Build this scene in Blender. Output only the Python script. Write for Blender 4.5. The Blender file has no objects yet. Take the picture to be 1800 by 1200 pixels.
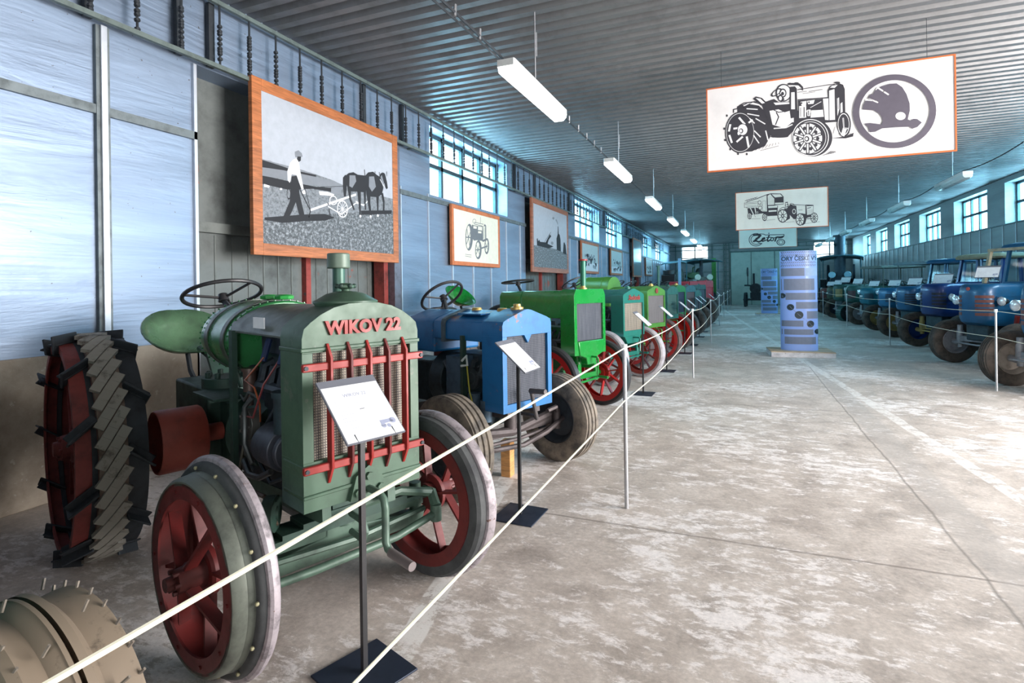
import bpy, bmesh, math, random
from mathutils import Vector, Matrix
random.seed(7)
S = bpy.context.scene
COL = S.collection
PI = math.pi

# ------------------------------------------------------------------ camera, world, light, exposure
YAW = math.atan(400/970); EYE = 1.5; ROLL = .014
cam_d = bpy.data.cameras.new('camera'); cam = bpy.data.objects.new('camera', cam_d); COL.objects.link(cam)
cam_d.sensor_width = 36; cam_d.lens = 36*970/1800; cam_d.shift_y = -97/1800; cam_d.clip_start = .05
_F = Vector((-math.sin(YAW), math.cos(YAW), 0)); _R = Vector((math.cos(YAW), math.sin(YAW), 0)); _U = Vector((0, 0, 1))
_r = (_R - ROLL*_U).normalized(); _u = (_U + ROLL*_R).normalized()
cam.matrix_world = Matrix(((_r.x, _u.x, -_F.x, 0), (_r.y, _u.y, -_F.y, 0), (_r.z, _u.z, -_F.z, EYE), (0, 0, 0, 1)))
S.camera = cam
S.view_settings.view_transform = 'Standard'; S.view_settings.look = 'None'
S.view_settings.gamma = 1; S.view_settings.use_curve_mapping = False
S.view_settings.exposure = 0.6
W = bpy.data.worlds.new('sky'); S.world = W; W.use_nodes = True
W.node_tree.nodes['Background'].inputs[0].default_value = (.92, .95, 1, 1)
W.node_tree.nodes['Background'].inputs[1].default_value = 3.0

def area_light(name, loc, direction, sx, sy, power, color):
    l = bpy.data.lights.new(name, 'AREA'); l.shape = 'RECTANGLE'; l.size = sx; l.size_y = sy
    l.energy = power; l.color = color
    o = bpy.data.objects.new(name, l); COL.objects.link(o); o.location = loc
    o.rotation_euler = Vector(direction).to_track_quat('-Z', 'Y').to_euler()
    return o
XL, XR, YB, ZC, Y0 = -4.6, 6.7, 41.0, 4.25, -3.0
LWIN = [(7.74, 10.95), (16.25, 19.35), (20.5, 23.45), (29.2, 31.9), (33.4, 37.4)]
RWIN = [(8.6, 11.3), (12.4, 15.1), (16.25, 19.0), (20.15, 22.85), (24.2, 26.7), (28.1, 30.55), (31.95, 34.3), (35.7, 37.6)]
WZ0, WZ1 = 3.0, 4.12
TEAL = (.25, .74, 1.0)
for a, b in LWIN:   # daylight outside each window of the hall
    area_light('window_daylight', (XL-.55, (a+b)/2, 3.6), (1, 0, -.15), b-a+.3, 1.5, 250 if a > 12 else 220, TEAL)
for a, b in RWIN:
    area_light('window_daylight', (XR+.55, (a+b)/2, 3.6), (-1, 0, -.15), b-a+.3, 1.5, 270 if a > 10 else 300, TEAL if a > 10 else (.75, .9, 1))
for a, b in ((-3.8, -2.0), (4.5, 6.4)):
    area_light('window_daylight', ((a+b)/2, YB+.5, 3.6), (0, -1, -.1), b-a+.2, 1.5, 90, TEAL)
# daylight through the open gate behind the photographer
area_light('gate_daylight', (1.0, Y0-.6, 1.8), (0, 1, -.05), 2.4, 3.2, 25, (1, .95, .93))
ROPEN = (2.0, 7.0)   # unseen opening added to the right wall to flood the near floor with daylight
area_light('added_side_daylight', (XR+.7, 4.5, 1.9), (-1, 0, -.1), 4.8, 3.4, 1100, (1, .945, .92))

# ------------------------------------------------------------------ materials
def new_mat(name):
    m = bpy.data.materials.new(name); m.use_nodes = True
    return m, m.node_tree, m.node_tree.nodes['Principled BSDF']
def N(nt, typ, **kw):
    n = nt.nodes.new(typ)
    for k, v in kw.items():
        if k.startswith('i_'): n.inputs[int(k[2:])].default_value = v
        else: setattr(n, k, v)
    return n
def L(nt, a, ai, b, bi): nt.links.new(a.outputs[ai], b.inputs[bi])
def ramp(nt, fac_node, fac_out, stops):
    r = nt.nodes.new('ShaderNodeValToRGB'); e = r.color_ramp.elements
    while len(e) < len(stops): e.new(.5)
    for el, (p, c) in zip(e, stops):
        el.position = p; el.color = (c[0], c[1], c[2], 1) if not isinstance(c, (int, float)) else (c, c, c, 1)
    nt.links.new(fac_node.outputs[fac_out], r.inputs[0]); return r
def noise(nt, scale, detail=4, vec=None, rough=.55, dist=0):
    n = nt.nodes.new('ShaderNodeTexNoise'); n.inputs['Scale'].default_value = scale
    n.inputs['Detail'].default_value = detail; n.inputs['Roughness'].default_value = rough; n.inputs['Distortion'].default_value = dist
    if vec: nt.links.new(vec.outputs[0], n.inputs['Vector'])
    return n
def coords(nt, scale=(1, 1, 1), kind='Object'):
    t = nt.nodes.new('ShaderNodeTexCoord'); mp = nt.nodes.new('ShaderNodeMapping'); mp.inputs['Scale'].default_value = scale
    nt.links.new(t.outputs[kind], mp.inputs[0]); return mp
def mixc(nt, fac, a, b, blend='MIX'):
    m = nt.nodes.new('ShaderNodeMix'); m.data_type = 'RGBA'; m.blend_type = blend
    for s, i in ((fac, 0), (a, 6), (b, 7)):
        if isinstance(s, tuple) and len(s) == 2 and hasattr(s[0], 'outputs'): nt.links.new(s[0].outputs[s[1]], m.inputs[i])
        elif isinstance(s, (int, float)): m.inputs[i].default_value = s
        else: m.inputs[i].default_value = (s[0], s[1], s[2], 1)
    return m
_mc = {}
def paint(col, rough=.35, metal=0, dirt=.25, chip=None, scale=9, coat=0, bump=.05):
    key = (tuple(col), rough, metal, dirt, chip, scale, coat)
    if key in _mc: return _mc[key]
    m, nt, p = new_mat('paint')
    c = coords(nt); n = noise(nt, scale, 6, c, .65)
    d = tuple(x*(1-dirt*1.2)+.02*dirt for x in col); hi = tuple(min(1, x*(1+dirt*.35)) for x in col)
    r = ramp(nt, n, 0, [(.32, d), (.5, col), (.72, hi)])
    last = (r, 0)
    if chip:
        n2 = noise(nt, scale*.9, 8, c, .7); r2 = ramp(nt, n2, 0, [(.63, 0), (.66, 1)])
        mx = mixc(nt, (r2, 0), last, chip); last = (mx, 2)
    nt.links.new(last[0].outputs[last[1]], p.inputs['Base Color'])
    rr = ramp(nt, n, 0, [(.3, min(1, rough+.2)), (.7, rough)]); nt.links.new(rr.outputs[0], p.inputs['Roughness'])
    p.inputs['Metallic'].default_value = metal; p.inputs['Coat Weight'].default_value = coat; p.inputs['Coat Roughness'].default_value = .15
    if bump:
        b = nt.nodes.new('ShaderNodeBump'); b.inputs['Strength'].default_value = bump; b.inputs['Distance'].default_value = .01
        nt.links.new(n.outputs[0], b.inputs['Height']); nt.links.new(b.outputs[0], p.inputs['Normal'])
    _mc[key] = m; return m
def flat(col, rough=.6, metal=0):
    key = ('f', tuple(col), rough, metal)
    if key in _mc: return _mc[key]
    m, nt, p = new_mat('plain'); c = coords(nt); n = noise(nt, 14, 3, c)
    r = ramp(nt, n, 0, [(.3, tuple(x*.9 for x in col)), (.7, col)]); nt.links.new(r.outputs[0], p.inputs['Base Color'])
    p.inputs['Roughness'].default_value = rough; p.inputs['Metallic'].default_value = metal
    _mc[key] = m; return m
def emit(col, s):
    m, nt, p = new_mat('lamp_glow'); p.inputs['Base Color'].default_value = (.9, .9, .9, 1)
    p.inputs['Emission Color'].default_value = (*col, 1); p.inputs['Emission Strength'].default_value = s; return m

def floor_mat():
    m, nt, p = new_mat('worn_concrete')
    c = coords(nt); n1 = noise(nt, .55, 8, c, .7, .3); n2 = noise(nt, 3.2, 8, c, .72, .4)
    cs = coords(nt, (2.6, 5, 1)); n3 = noise(nt, 2.4, 10, cs, .8, .3)
    n4 = noise(nt, 38, 4, c, .7)
    base = ramp(nt, n2, 0, [(.3, (.35, .30, .26)), (.5, (.54, .475, .42)), (.7, (.68, .61, .55))])
    # broad patches of chalky wear, denser where nobody parks
    mul = N(nt, 'ShaderNodeMath', operation='MULTIPLY'); L(nt, n3, 0, mul, 0); L(nt, n1, 0, mul, 1)
    wear = ramp(nt, mul, 0, [(.255, 0), (.30, .9)])
    mx = mixc(nt, (wear, 0), (base, 0), (.88, .83, .80))
    g = ramp(nt, n4, 0, [(.3, .8), (.7, 1.12)])
    mx2 = mixc(nt, 1.0, (mx, 2), (g, 0), 'MULTIPLY')
    # scratches
    sc = coords(nt, (1.0, 22, 1)); sc.inputs['Rotation'].default_value = (0, 0, .25)
    ns = noise(nt, 2.2, 6, sc, .7, 1.2); rs = ramp(nt, ns, 0, [(.66, 0), (.69, .7)])
    mx3 = mixc(nt, (rs, 0), (mx2, 2), (.75, .72, .7))
    # geometry: joints and painted guide lines
    sep = N(nt, 'ShaderNodeSeparateXYZ'); nt.links.new(c.outputs[0], sep.inputs[0])
    nd = noise(nt, 1.4, 5, c, .6); 
    def dist(a, b, k):      # |a*x+b*y+k| with a little wobble
        mx_ = N(nt, 'ShaderNodeMath', operation='MULTIPLY_ADD', i_1=a, i_2=k); L(nt, sep, 0, mx_, 0)
        my_ = N(nt, 'ShaderNodeMath', operation='MULTIPLY_ADD', i_1=b); L(nt, sep, 1, my_, 0); L(nt, mx_, 0, my_, 2)
        wb = N(nt, 'ShaderNodeMath', operation='MULTIPLY_ADD', i_1=.07, i_2=-.035); L(nt, nd, 0, wb, 0)
        ad = N(nt, 'ShaderNodeMath', operation='ADD'); L(nt, my_, 0, ad, 0); L(nt, wb, 0, ad, 1)
        ab = N(nt, 'ShaderNodeMath', operation='ABSOLUTE'); L(nt, ad, 0, ab, 0); return ab
    last = (mx3, 2)
    # cross joints every 3.9 m
    my = N(nt, 'ShaderNodeMath', operation='MULTIPLY_ADD', i_1=1/3.9, i_2=-3.44/3.9+.5); L(nt, sep, 1, my, 0)
    wv = N(nt, 'ShaderNodeMath', operation='MULTIPLY_ADD', i_1=.012); L(nt, nd, 0, wv, 0); L(nt, my, 0, wv, 2)
    fr = N(nt, 'ShaderNodeMath', operation='FRACT'); L(nt, wv, 0, fr, 0)
    sb = N(nt, 'ShaderNodeMath', operation='SUBTRACT', i_1=.506); L(nt, fr, 0, sb, 0)
    ab = N(nt, 'ShaderNodeMath', operation='ABSOLUTE'); L(nt, sb, 0, ab, 0)
    jr = ramp(nt, ab, 0, [(0.0, .75), (.0035, 0)])
    mj = mixc(nt, (jr, 0), last, (.16, .13, .11)); last = (mj, 2)
    d = dist(1, 0, -1.12); jr = ramp(nt, d, 0, [(0, .7), (.014, 0)])
    mj = mixc(nt, (jr, 0), last, (.17, .15, .13)); last = (mj, 2)
    dc = dist(1, 0, -1.26); jr = ramp(nt, dc, 0, [(.09, .35), (.13, 0)])    # trowelled strip beside the joint
    mj = mixc(nt, (jr, 0), last, (.36, .34, .32)); last = (mj, 2)
    np_ = noise(nt, 9, 6, c, .75); worn = ramp(nt, np_, 0, [(.44, .12), (.50, 1)])
    def line(x0, y0, x1, y1, w, strength):
        nonlocal last
        l = math.hypot(x1-x0, y1-y0); a, b = (y1-y0)/l, -(x1-x0)/l; k = -(a*x0+b*y0)
        dd = dist(a, b, k); rr_ = ramp(nt, dd, 0, [(w, strength), (w+.006, 0)])
        mm = N(nt, 'ShaderNodeMath', operation='MULTIPLY'); L(nt, rr_, 0, mm, 0); L(nt, worn, 0, mm, 1)
        mj_ = mixc(nt, (mm, 0), last, (.80, .77, .73)); last = (mj_, 2)
    line(-1.29, 1.85, -1.83, 4.6, .055, 1.0)
    line(1.16, 11.4, 1.72, 5.2, .055, .75)
    nt.links.new(last[0].outputs[last[1]], p.inputs['Base Color'])
    rr = ramp(nt, n2, 0, [(.3, .42), (.7, .68)]); nt.links.new(rr.outputs[0], p.inputs['Roughness'])
    b = N(nt, 'ShaderNodeBump'); b.inputs['Strength'].default_value = .25; b.inputs['Distance'].default_value = .01
    nt.links.new(n3.outputs[0], b.inputs['Height']); nt.links.new(b.outputs[0], p.inputs['Normal'])
    return m
def sheet_mat(tint=(.72, .76, .80), rough=.38, metal=.75, bstr=.35):
    m, nt, p = new_mat('aluminium_sheet')
    c = coords(nt, (1, .35, 2.2)); n = noise(nt, 1.3, 5, c, .6, .6)
    c2 = coords(nt, (1, .5, 30)); n2 = noise(nt, 2.5, 4, c2, .6)
    r = ramp(nt, n, 0, [(.3, tuple(x*.78 for x in tint)), (.55, tint), (.75, tuple(min(1, x*1.15) for x in tint))])
    r2 = ramp(nt, n2, 0, [(.3, .82), (.7, 1.08)])
    mx = mixc(nt, .8, (r, 0), (r2, 0), 'MULTIPLY')
    c3 = coords(nt); n3 = noise(nt, 26, 3, c3, .5); r3 = ramp(nt, n3, 0, [(.24, 1), (.28, 0)])
    mx2 = mixc(nt, (r3, 0), (mx, 2), (.12, .12, .12)); nt.links.new(mx2.outputs[2], p.inputs['Base Color'])
    rr = ramp(nt, n2, 0, [(.3, rough-.06), (.7, rough+.14)]); nt.links.new(rr.outputs[0], p.inputs['Roughness'])
    p.inputs['Metallic'].default_value = metal
    b = N(nt, 'ShaderNodeBump'); b.inputs['Strength'].default_value = bstr; b.inputs['Distance'].default_value = .06
    nt.links.new(n.outputs[0], b.inputs['Height']); nt.links.new(b.outputs[0], p.inputs['Normal'])
    return m
def concrete_mat():
    m, nt, p = new_mat('painted_concrete')
    c = coords(nt); n = noise(nt, 2.1, 8, c, .7); n2 = noise(nt, 16, 6, c, .7)
    r = ramp(nt, n, 0, [(.3, (.22, .18, .14)), (.5, (.37, .315, .25)), (.7, (.46, .40, .32))])
    r2 = ramp(nt, n2, 0, [(.62, 0), (.66, .5)]); mx = mixc(nt, (r2, 0), (r, 0), (.6, .56, .5))
    nt.links.new(mx.outputs[2], p.inputs['Base Color']); p.inputs['Roughness'].default_value = .8
    b = N(nt, 'ShaderNodeBump'); b.inputs['Strength'].default_value = .2; nt.links.new(n2.outputs[0], b.inputs['Height']); nt.links.new(b.outputs[0], p.inputs['Normal'])
    return m
def wood_mat(col=(.42, .145, .05), rough=.4, axis=(1, 1, 12)):
    m, nt, p = new_mat('stained_wood'); c = coords(nt, axis); n = noise(nt, 2.2, 6, c, .65, 1.5)
    r = ramp(nt, n, 0, [(.3, tuple(x*.55 for x in col)), (.5, col), (.7, tuple(min(1, x*1.5) for x in col))])
    nt.links.new(r.outputs[0], p.inputs['Base Color']); p.inputs['Roughness'].default_value = rough; return m
def core_mat(a=(.05, .045, .05), b=(.36, .32, .25), fy=140, fz=90):
    """radiator core: fine fins with dusty vertical bands"""
    m, nt, p = new_mat('radiator_core'); c = coords(nt)
    w1 = N(nt, 'ShaderNodeTexWave', wave_type='BANDS', bands_direction='Y'); w1.inputs['Scale'].default_value = fy/6.28; nt.links.new(c.outputs[0], w1.inputs['Vector'])
    w2 = N(nt, 'ShaderNodeTexWave', wave_type='BANDS', bands_direction='Z'); w2.inputs['Scale'].default_value = fz/6.28*1.6; nt.links.new(c.outputs[0], w2.inputs['Vector'])
    mu = N(nt, 'ShaderNodeMath', operation='MULTIPLY'); L(nt, w1, 1, mu, 0); L(nt, w2, 1, mu, 1)
    cc = coords(nt, (1, 14, 1.3)); n = noise(nt, 2.2, 6, cc, .7)
    ad = N(nt, 'ShaderNodeMath', operation='MULTIPLY_ADD', i_1=1.4, i_2=-.45); L(nt, n, 0, ad, 0)
    a2 = N(nt, 'ShaderNodeMath', operation='MULTIPLY_ADD', i_1=.7); L(nt, mu, 0, a2, 0); L(nt, ad, 0, a2, 2)
    r = ramp(nt, a2, 0, [(.15, a), (.95, b)]); nt.links.new(r.outputs[0], p.inputs['Base Color']); p.inputs['Roughness'].default_value = .7
    bp = N(nt, 'ShaderNodeBump'); bp.inputs['Strength'].default_value = .5; bp.inputs['Distance'].default_value = .004
    nt.links.new(mu.outputs[0], bp.inputs['Height']); nt.links.new(bp.outputs[0], p.inputs['Normal'])
    return m
def rubber_mat(col=(.055, .05, .046), dust=(.22, .185, .145), amt=.6):
    m, nt, p = new_mat('dusty_rubber'); c = coords(nt); n = noise(nt, 7, 7, c, .7)
    r = ramp(nt, n, 0, [(.35, col), (.35+.5*(1.2-amt)*.8, dust)]); nt.links.new(r.outputs[0], p.inputs['Base Color']); p.inputs['Roughness'].default_value = .75
    return m
def glass_mat():
    m, nt, p = new_mat('cab_glass'); nt.nodes.remove(p)
    out = nt.nodes['Material Output']; t = N(nt, 'ShaderNodeBsdfTransparent'); t.inputs[0].default_value = (.9, .96, .98, 1)
    g = N(nt, 'ShaderNodeBsdfGlossy'); g.inputs['Roughness'].default_value = .05
    mx = N(nt, 'ShaderNodeMixShader'); mx.inputs[0].default_value = .04; L(nt, t, 0, mx, 1); L(nt, g, 0, mx, 2); L(nt, mx, 0, out, 0); return m
def field_mat(sky, ground):   # black and white print: grainy ploughed field
    m, nt, p = new_mat('photo_print_field'); c = coords(nt, (1, 1, 1)); n = noise(nt, 26, 6, c, .8)
    r = ramp(nt, n, 0, [(.38, ground), (.5, tuple(x*2.2 for x in ground)), (.62, sky)]); nt.links.new(r.outputs[0], p.inputs['Base Color']); p.inputs['Roughness'].default_value = .5
    return m

M_FLOOR = floor_mat(); M_SHEET = sheet_mat((.27, .35, .47), .42, .55, .22); M_SHEET2 = sheet_mat((.30, .32, .32), .5, .45, .15); M_CONC = concrete_mat()
M_CEIL = paint((.22, .225, .23), .38, .6, .18, None, 3)
M_STRIP = paint((.62, .66, .72), .3, .6, .1)
M_DARKSTRIP = paint((.16, .19, .20), .45, .5, .3)
M_GREY = paint((.17, .19, .18), .55, .2, .35, None, 3)
M_DOOR = paint((.15, .17, .165), .5, .1, .45, (.32, .09, .06), 1.6)
M_RAIL = paint((.14, .18, .17), .5, .3, .3)
M_BLACK = flat((.02, .02, .022), .45)
M_WOODF = wood_mat()
M_WOOD2 = wood_mat((.34, .12, .06))
M_BLOCK = wood_mat((.55, .28, .10), .6)
M_WHITE = flat((.82, .84, .86), .5)
M_CREAM = flat((.78, .78, .66), .55)
M_INK = flat((.035, .035, .045), .6)
M_PURPLE_INK = flat((.10, .09, .12), .6)
M_STEEL = paint((.5, .51, .53), .3, .85, .15)
M_ROPE = flat((.80, .78, .62), .7)
M_RUBBER = rubber_mat(); M_RUBBER2 = rubber_mat((.035, .035, .036), (.12, .11, .10), .5)
M_TAN = rubber_mat((.085, .065, .045), (.20, .155, .11), 1.0)
M_GLASS = glass_mat()
M_IRON = paint((.035, .042, .05), .5, .3, .4)
M_ENG = paint((.03, .05, .06), .45, .35, .5, None, 14)
M_ENG2 = paint((.07, .09, .10), .4, .5, .4, None, 14)
M_BRASS = paint((.55, .40, .14), .35, .8, .2)
M_CORE_W = core_mat((.05, .045, .05), (.46, .41, .32), 200, 110); M_CORE_D = core_mat((.02, .025, .04), (.10, .11, .13)); M_CORE_T = core_mat((.10, .09, .075), (.34, .29, .22), 60, 60)
M_CHROME = paint((.75, .77, .8), .15, 1, .05)
M_LENS = paint((.75, .8, .85), .1, .3, .03)
M_RED = paint((.12, .013, .012), .45, 0, .35); M_REDB = paint((.27, .018, .014), .4, 0, .2)

# ------------------------------------------------------------------ mesh helpers
class MB:
    def __init__(s): s.bm = bmesh.new(); s.mi = 0
    def face(s, vs):
        try: f = s.bm.faces.new(vs); f.material_index = s.mi; return f
        except ValueError: return None
    def poly(s, pts): return s.face([s.bm.verts.new(p) for p in pts])
    def box(s, x0, x1, y0, y1, z0, z1):
        v = [s.bm.verts.new(p) for p in ((x0, y0, z0), (x1, y0, z0), (x1, y1, z0), (x0, y1, z0), (x0, y0, z1), (x1, y0, z1), (x1, y1, z1), (x0, y1, z1))]
        for q in ((3, 2, 1, 0), (4, 5, 6, 7), (0, 1, 5, 4), (1, 2, 6, 5), (2, 3, 7, 6), (3, 0, 4, 7)): s.face([v[i] for i in q])
        return s
    def bar(s, p0, p1, w, h, up=(0, 0, 1)):
        p0 = Vector(p0); p1 = Vector(p1); d = (p1-p0).normalized(); up = Vector(up)
        if abs(d.dot(up)) > .98: up = Vector((1, 0, 0))
        a = d.cross(up).normalized()*w/2; b = a.cross(d).normalized()*h/2
        r = [[s.bm.verts.new(p+x) for x in (a+b, -a+b, -a-b, a-b)] for p in (p0, p1)]
        s._bridge(r, True); return s
    def _bridge(s, rings, cap):
        for r0, r1 in zip(rings, rings[1:]):
            n = len(r0)
            for i in range(n): s.face((r0[i], r0[(i+1) % n], r1[(i+1) % n], r1[i]))
        if cap: s.face(list(reversed(rings[0]))); s.face(rings[-1])
    def cyl(s, p0, p1, r0, r1=None, n=16, cap=True):
        if r1 is None: r1 = r0
        p0 = Vector(p0); p1 = Vector(p1); d = (p1-p0).normalized()
        a = d.orthogonal().normalized(); b = d.cross(a)
        rs = [[s.bm.verts.new(p+(a*math.cos(t)+b*math.sin(t))*r) for t in [2*PI*i/n for i in range(n)]] for p, r in ((p0, r0), (p1, r1))]
        s._bridge(rs, cap); return s
    def tube(s, pts, r, n=8, cap=True):
        pts = [Vector(p) for p in pts]; rings = []; a = None
        for i, p in enumerate(pts):
            d = (pts[min(i+1, len(pts)-1)]-pts[max(i-1, 0)]).normalized()
            a = d.orthogonal().normalized() if a is None else (a-d*a.dot(d)).normalized()
            b = d.cross(a); rr = r[i] if isinstance(r, (list, tuple)) else r
            rings.append([s.bm.verts.new(p+(a*math.cos(t)+b*math.sin(t))*rr) for t in [2*PI*k/n for k in range(n)]])
        s._bridge(rings, cap); return s
    def lathe(s, prof, o=(0, 0, 0), axis=(0, 1, 0), n=40, closed=False):
        """prof: (radius, position along the axis)"""
        o = Vector(o); d = Vector(axis).normalized(); a = d.orthogonal().normalized(); b = d.cross(a)
        rings = []
        for r, t in prof:
            rings.append([s.bm.verts.new(o+d*t+(a*math.cos(q)+b*math.sin(q))*max(r, 1e-4)) for q in [2*PI*k/n for k in range(n)]])
        if closed: rings.append(rings[0])
        s._bridge(rings, False); return s
    def prism(s, pts, x0, x1):
        """outline in (y, z), extruded along x"""
        r = [[s.bm.verts.new((x, y, z)) for y, z in pts] for x in (x0, x1)]
        s._bridge(r, True); return s
    def prism_y(s, pts, y0, y1):
        r = [[s.bm.verts.new((x, y, z)) for x, z in pts] for y in (y0, y1)]
        s._bridge(r, True); return s
    def loft(s, rings):
        s._bridge([[s.bm.verts.new(p) for p in r] for r in rings], True); return s
    def ball(s, c, r, n=10, sq=(1, 1, 1)):
        m = Matrix.Translation(c) @ Matrix.Diagonal((r*sq[0], r*sq[1], r*sq[2], 1))
        bmesh.ops.create_uvsphere(s.bm, u_segments=n*2, v_segments=n, radius=1, matrix=m); return s
    def build(s, name, mat, parent=None, bevel=0, smooth=True, loc=None, seg=2):
        bmesh.ops.recalc_face_normals(s.bm, faces=s.bm.faces)
        me = bpy.data.meshes.new(name); s.bm.to_mesh(me); s.bm.free()
        for m in (mat if isinstance(mat, list) else [mat]): me.materials.append(m)
        if smooth:
            me.polygons.foreach_set('use_smooth', [True]*len(me.polygons)); me.set_sharp_from_angle(angle=math.radians(38))
        o = bpy.data.objects.new(name, me); COL.objects.link(o)
        if parent: o.parent = parent
        if loc: o.location = loc
        if bevel:
            b = o.modifiers.new('bevel', 'BEVEL'); b.width = bevel; b.segments = seg; b.limit_method = 'ANGLE'; b.angle_limit = math.radians(40)
            b.harden_normals = False
        return o
def tag(o, label, cat, group=None):
    o['label'] = label; o['category'] = cat
    if group: o['group'] = group
    return o
def empty(name, loc, rz=0, label=None, cat=None, group=None):
    o = bpy.data.objects.new(name, None); COL.objects.link(o); o.location = loc; o.rotation_euler = (0, 0, rz)
    o.empty_display_size = .1
    if label: tag(o, label, cat, group)
    return o
def struct(o): o['kind'] = 'structure'; return o
def copy_tree(o, parent=None):
    c = o.copy(); COL.objects.link(c); c.parent = parent
    for ch in list(o.children): copy_tree(ch, c)
    return c
def text_mesh(txt, size, mat, parent, matrix, name='lettering', extrude=.002, bold=0, spacing=1, mapf=None, align='CENTER', shear=0):
    cu = bpy.data.curves.new('txt', 'FONT'); cu.body = txt; cu.size = size; cu.extrude = extrude; cu.offset = bold
    cu.align_x = align; cu.align_y = 'CENTER'; cu.space_character = spacing; cu.shear = shear; cu.resolution_u = 3
    t = bpy.data.objects.new('txt', cu); me = bpy.data.meshes.new_from_object(t)
    bpy.data.objects.remove(t); bpy.data.curves.remove(cu)
    if mapf:
        for v in me.vertices: v.co = mapf(v.co)
    me.materials.clear(); me.materials.append(mat)
    o = bpy.data.objects.new(name, me); COL.objects.link(o); o.parent = parent; o.matrix_local = matrix
    return o
def frame_matrix(o, xa, ya):
    """matrix whose local x, y run along xa, ya"""
    xa = Vector(xa).normalized(); ya = Vector(ya).normalized(); za = xa.cross(ya)
    return Matrix(((xa.x, ya.x, za.x, o[0]), (xa.y, ya.y, za.y, o[1]), (xa.z, ya.z, za.z, o[2]), (0, 0, 0, 1)))
def bez(a, b, n, sag):
    a = Vector(a); b = Vector(b)
    return [a.lerp(b, i/n)-Vector((0, 0, sag*4*(i/n)*(1-i/n))) for i in range(n+1)]

#%%SETTING
# ------------------------------------------------------------------ the hall
f = MB().box(XL-.6, XR+.6, Y0, YB+.6, -.12, 0).build('floor', M_FLOOR); struct(f)
c = MB()
# corrugated steel deck: ribs run across the hall
per = .2; y = Y0; pts = []
while y < YB+.3:
    pts += [(y, ZC), (y+.085, ZC), (y+.11, ZC+.055), (y+.175, ZC+.055)]; y += per
for (a, za), (b, zb) in zip(pts, pts[1:]):
    c.poly([(XL-.1, a, za), (XR+.1, a, za), (XR+.1, b, zb), (XL-.1, b, zb)])
c.box(XL-.3, XR+.3, Y0, YB+.3, ZC+.12, ZC+.2)
struct(c.build('ceiling', M_CEIL, smooth=False))

def side_wall(name, X, sgn, wins, opens, plinth):
    """sgn: direction out of the hall; wins, opens: (y0, y1) spans"""
    m = MB(); d = .35*sgn
    def bx(y0, y1, z0, z1, t0=0, t1=None):
        xs = sorted((X+t0*sgn, X+(.35 if t1 is None else t1)*sgn)); m.box(xs[0], xs[1], y0, y1, z0, z1)
    cuts = sorted([(a, b, 'w') for a, b in wins]+[(a, b, 'o') for a, b in opens])
    y = Y0
    for a, b, k in cuts:
        bx(y, a, plinth, ZC+.12)
        if k == 'w': bx(a, b, plinth, WZ0); bx(a, b, WZ1, ZC+.12)
        else: bx(a, b, 3.58, ZC+.12); (bx(a, b, 0, 3.58, .3, .35) if sgn < 0 else None)
        y = b
    bx(y, YB, plinth, ZC+.12)
    return struct(m.build(name, M_SHEET if sgn < 0 else M_SHEET2, smooth=False))
LOPEN = [(3.58, 6.85), (12.0, 15.4), (25.3, 28.2)]
side_wall('wall_left', XL, -1, LWIN, LOPEN, 1.05)
side_wall('wall_right', XR, 1, RWIN, [ROPEN], 1.05)
m = MB(); y = Y0
for a, b in LOPEN+[(YB, YB)]:
    m.box(XL-.35, XL+.03, y, a, 0, 1.05); y = b
struct(m.build('trim_1', M_CONC, bevel=.01))
struct(MB().box(XR-.03, XR+.35, Y0, 2.0, 0, 1.05).box(XR-.03, XR+.35, 7.0, YB, 0, 1.05).build('trim_2', M_CONC))
# sheet joints, battens and seams of the left wall
m = MB(); ms = MB()
for yy in (.1, 2.77): m.box(XL, XL+.035, yy-.05, yy+.05, 1.05, 3.57)
for yy in (.1, 2.77): ms.box(XL+.035, XL+.055, yy-.022, yy+.022, 1.05, 3.57)
ms.box(XL, XL+.03, 3.55, 3.58, 0.5, 3.57)
for a in (6.88, 7.66): ms.box(XL, XL+.02, a-.012, a+.012, 1.05, 3.0)
yy = 8.45
while yy < 37:
    if not any(p-.1 < yy < q+.1 for p, q in LOPEN): ms.box(XL, XL+.02, yy-.018, yy+.018, 1.05, 2.88)
    yy += .8
struct(m.build('trim_3', M_DARKSTRIP)); struct(ms.build('trim_4', M_STRIP))
m = MB()
y = Y0
for a, b in LOPEN+[(YB, YB)]:
    m.box(XL, XL+.03, y, a, 2.88, 2.95); y = b
struct(m.build('trim_5', M_DARKSTRIP))
# right wall: bright joints between the sheets
m = MB(); yy = .4
while yy < 39: (m.box(XR-.02, XR, yy-.018, yy+.018, 1.05, 2.98) if not 2 < yy < 7 else None); yy += .78
struct(m.build('trim_6', flat((.62, .68, .72), .35)))
struct(MB().box(XR-.04, XR, 7.0, YB, 2.97, 3.0).build('trim_7', M_DARKSTRIP))
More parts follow.
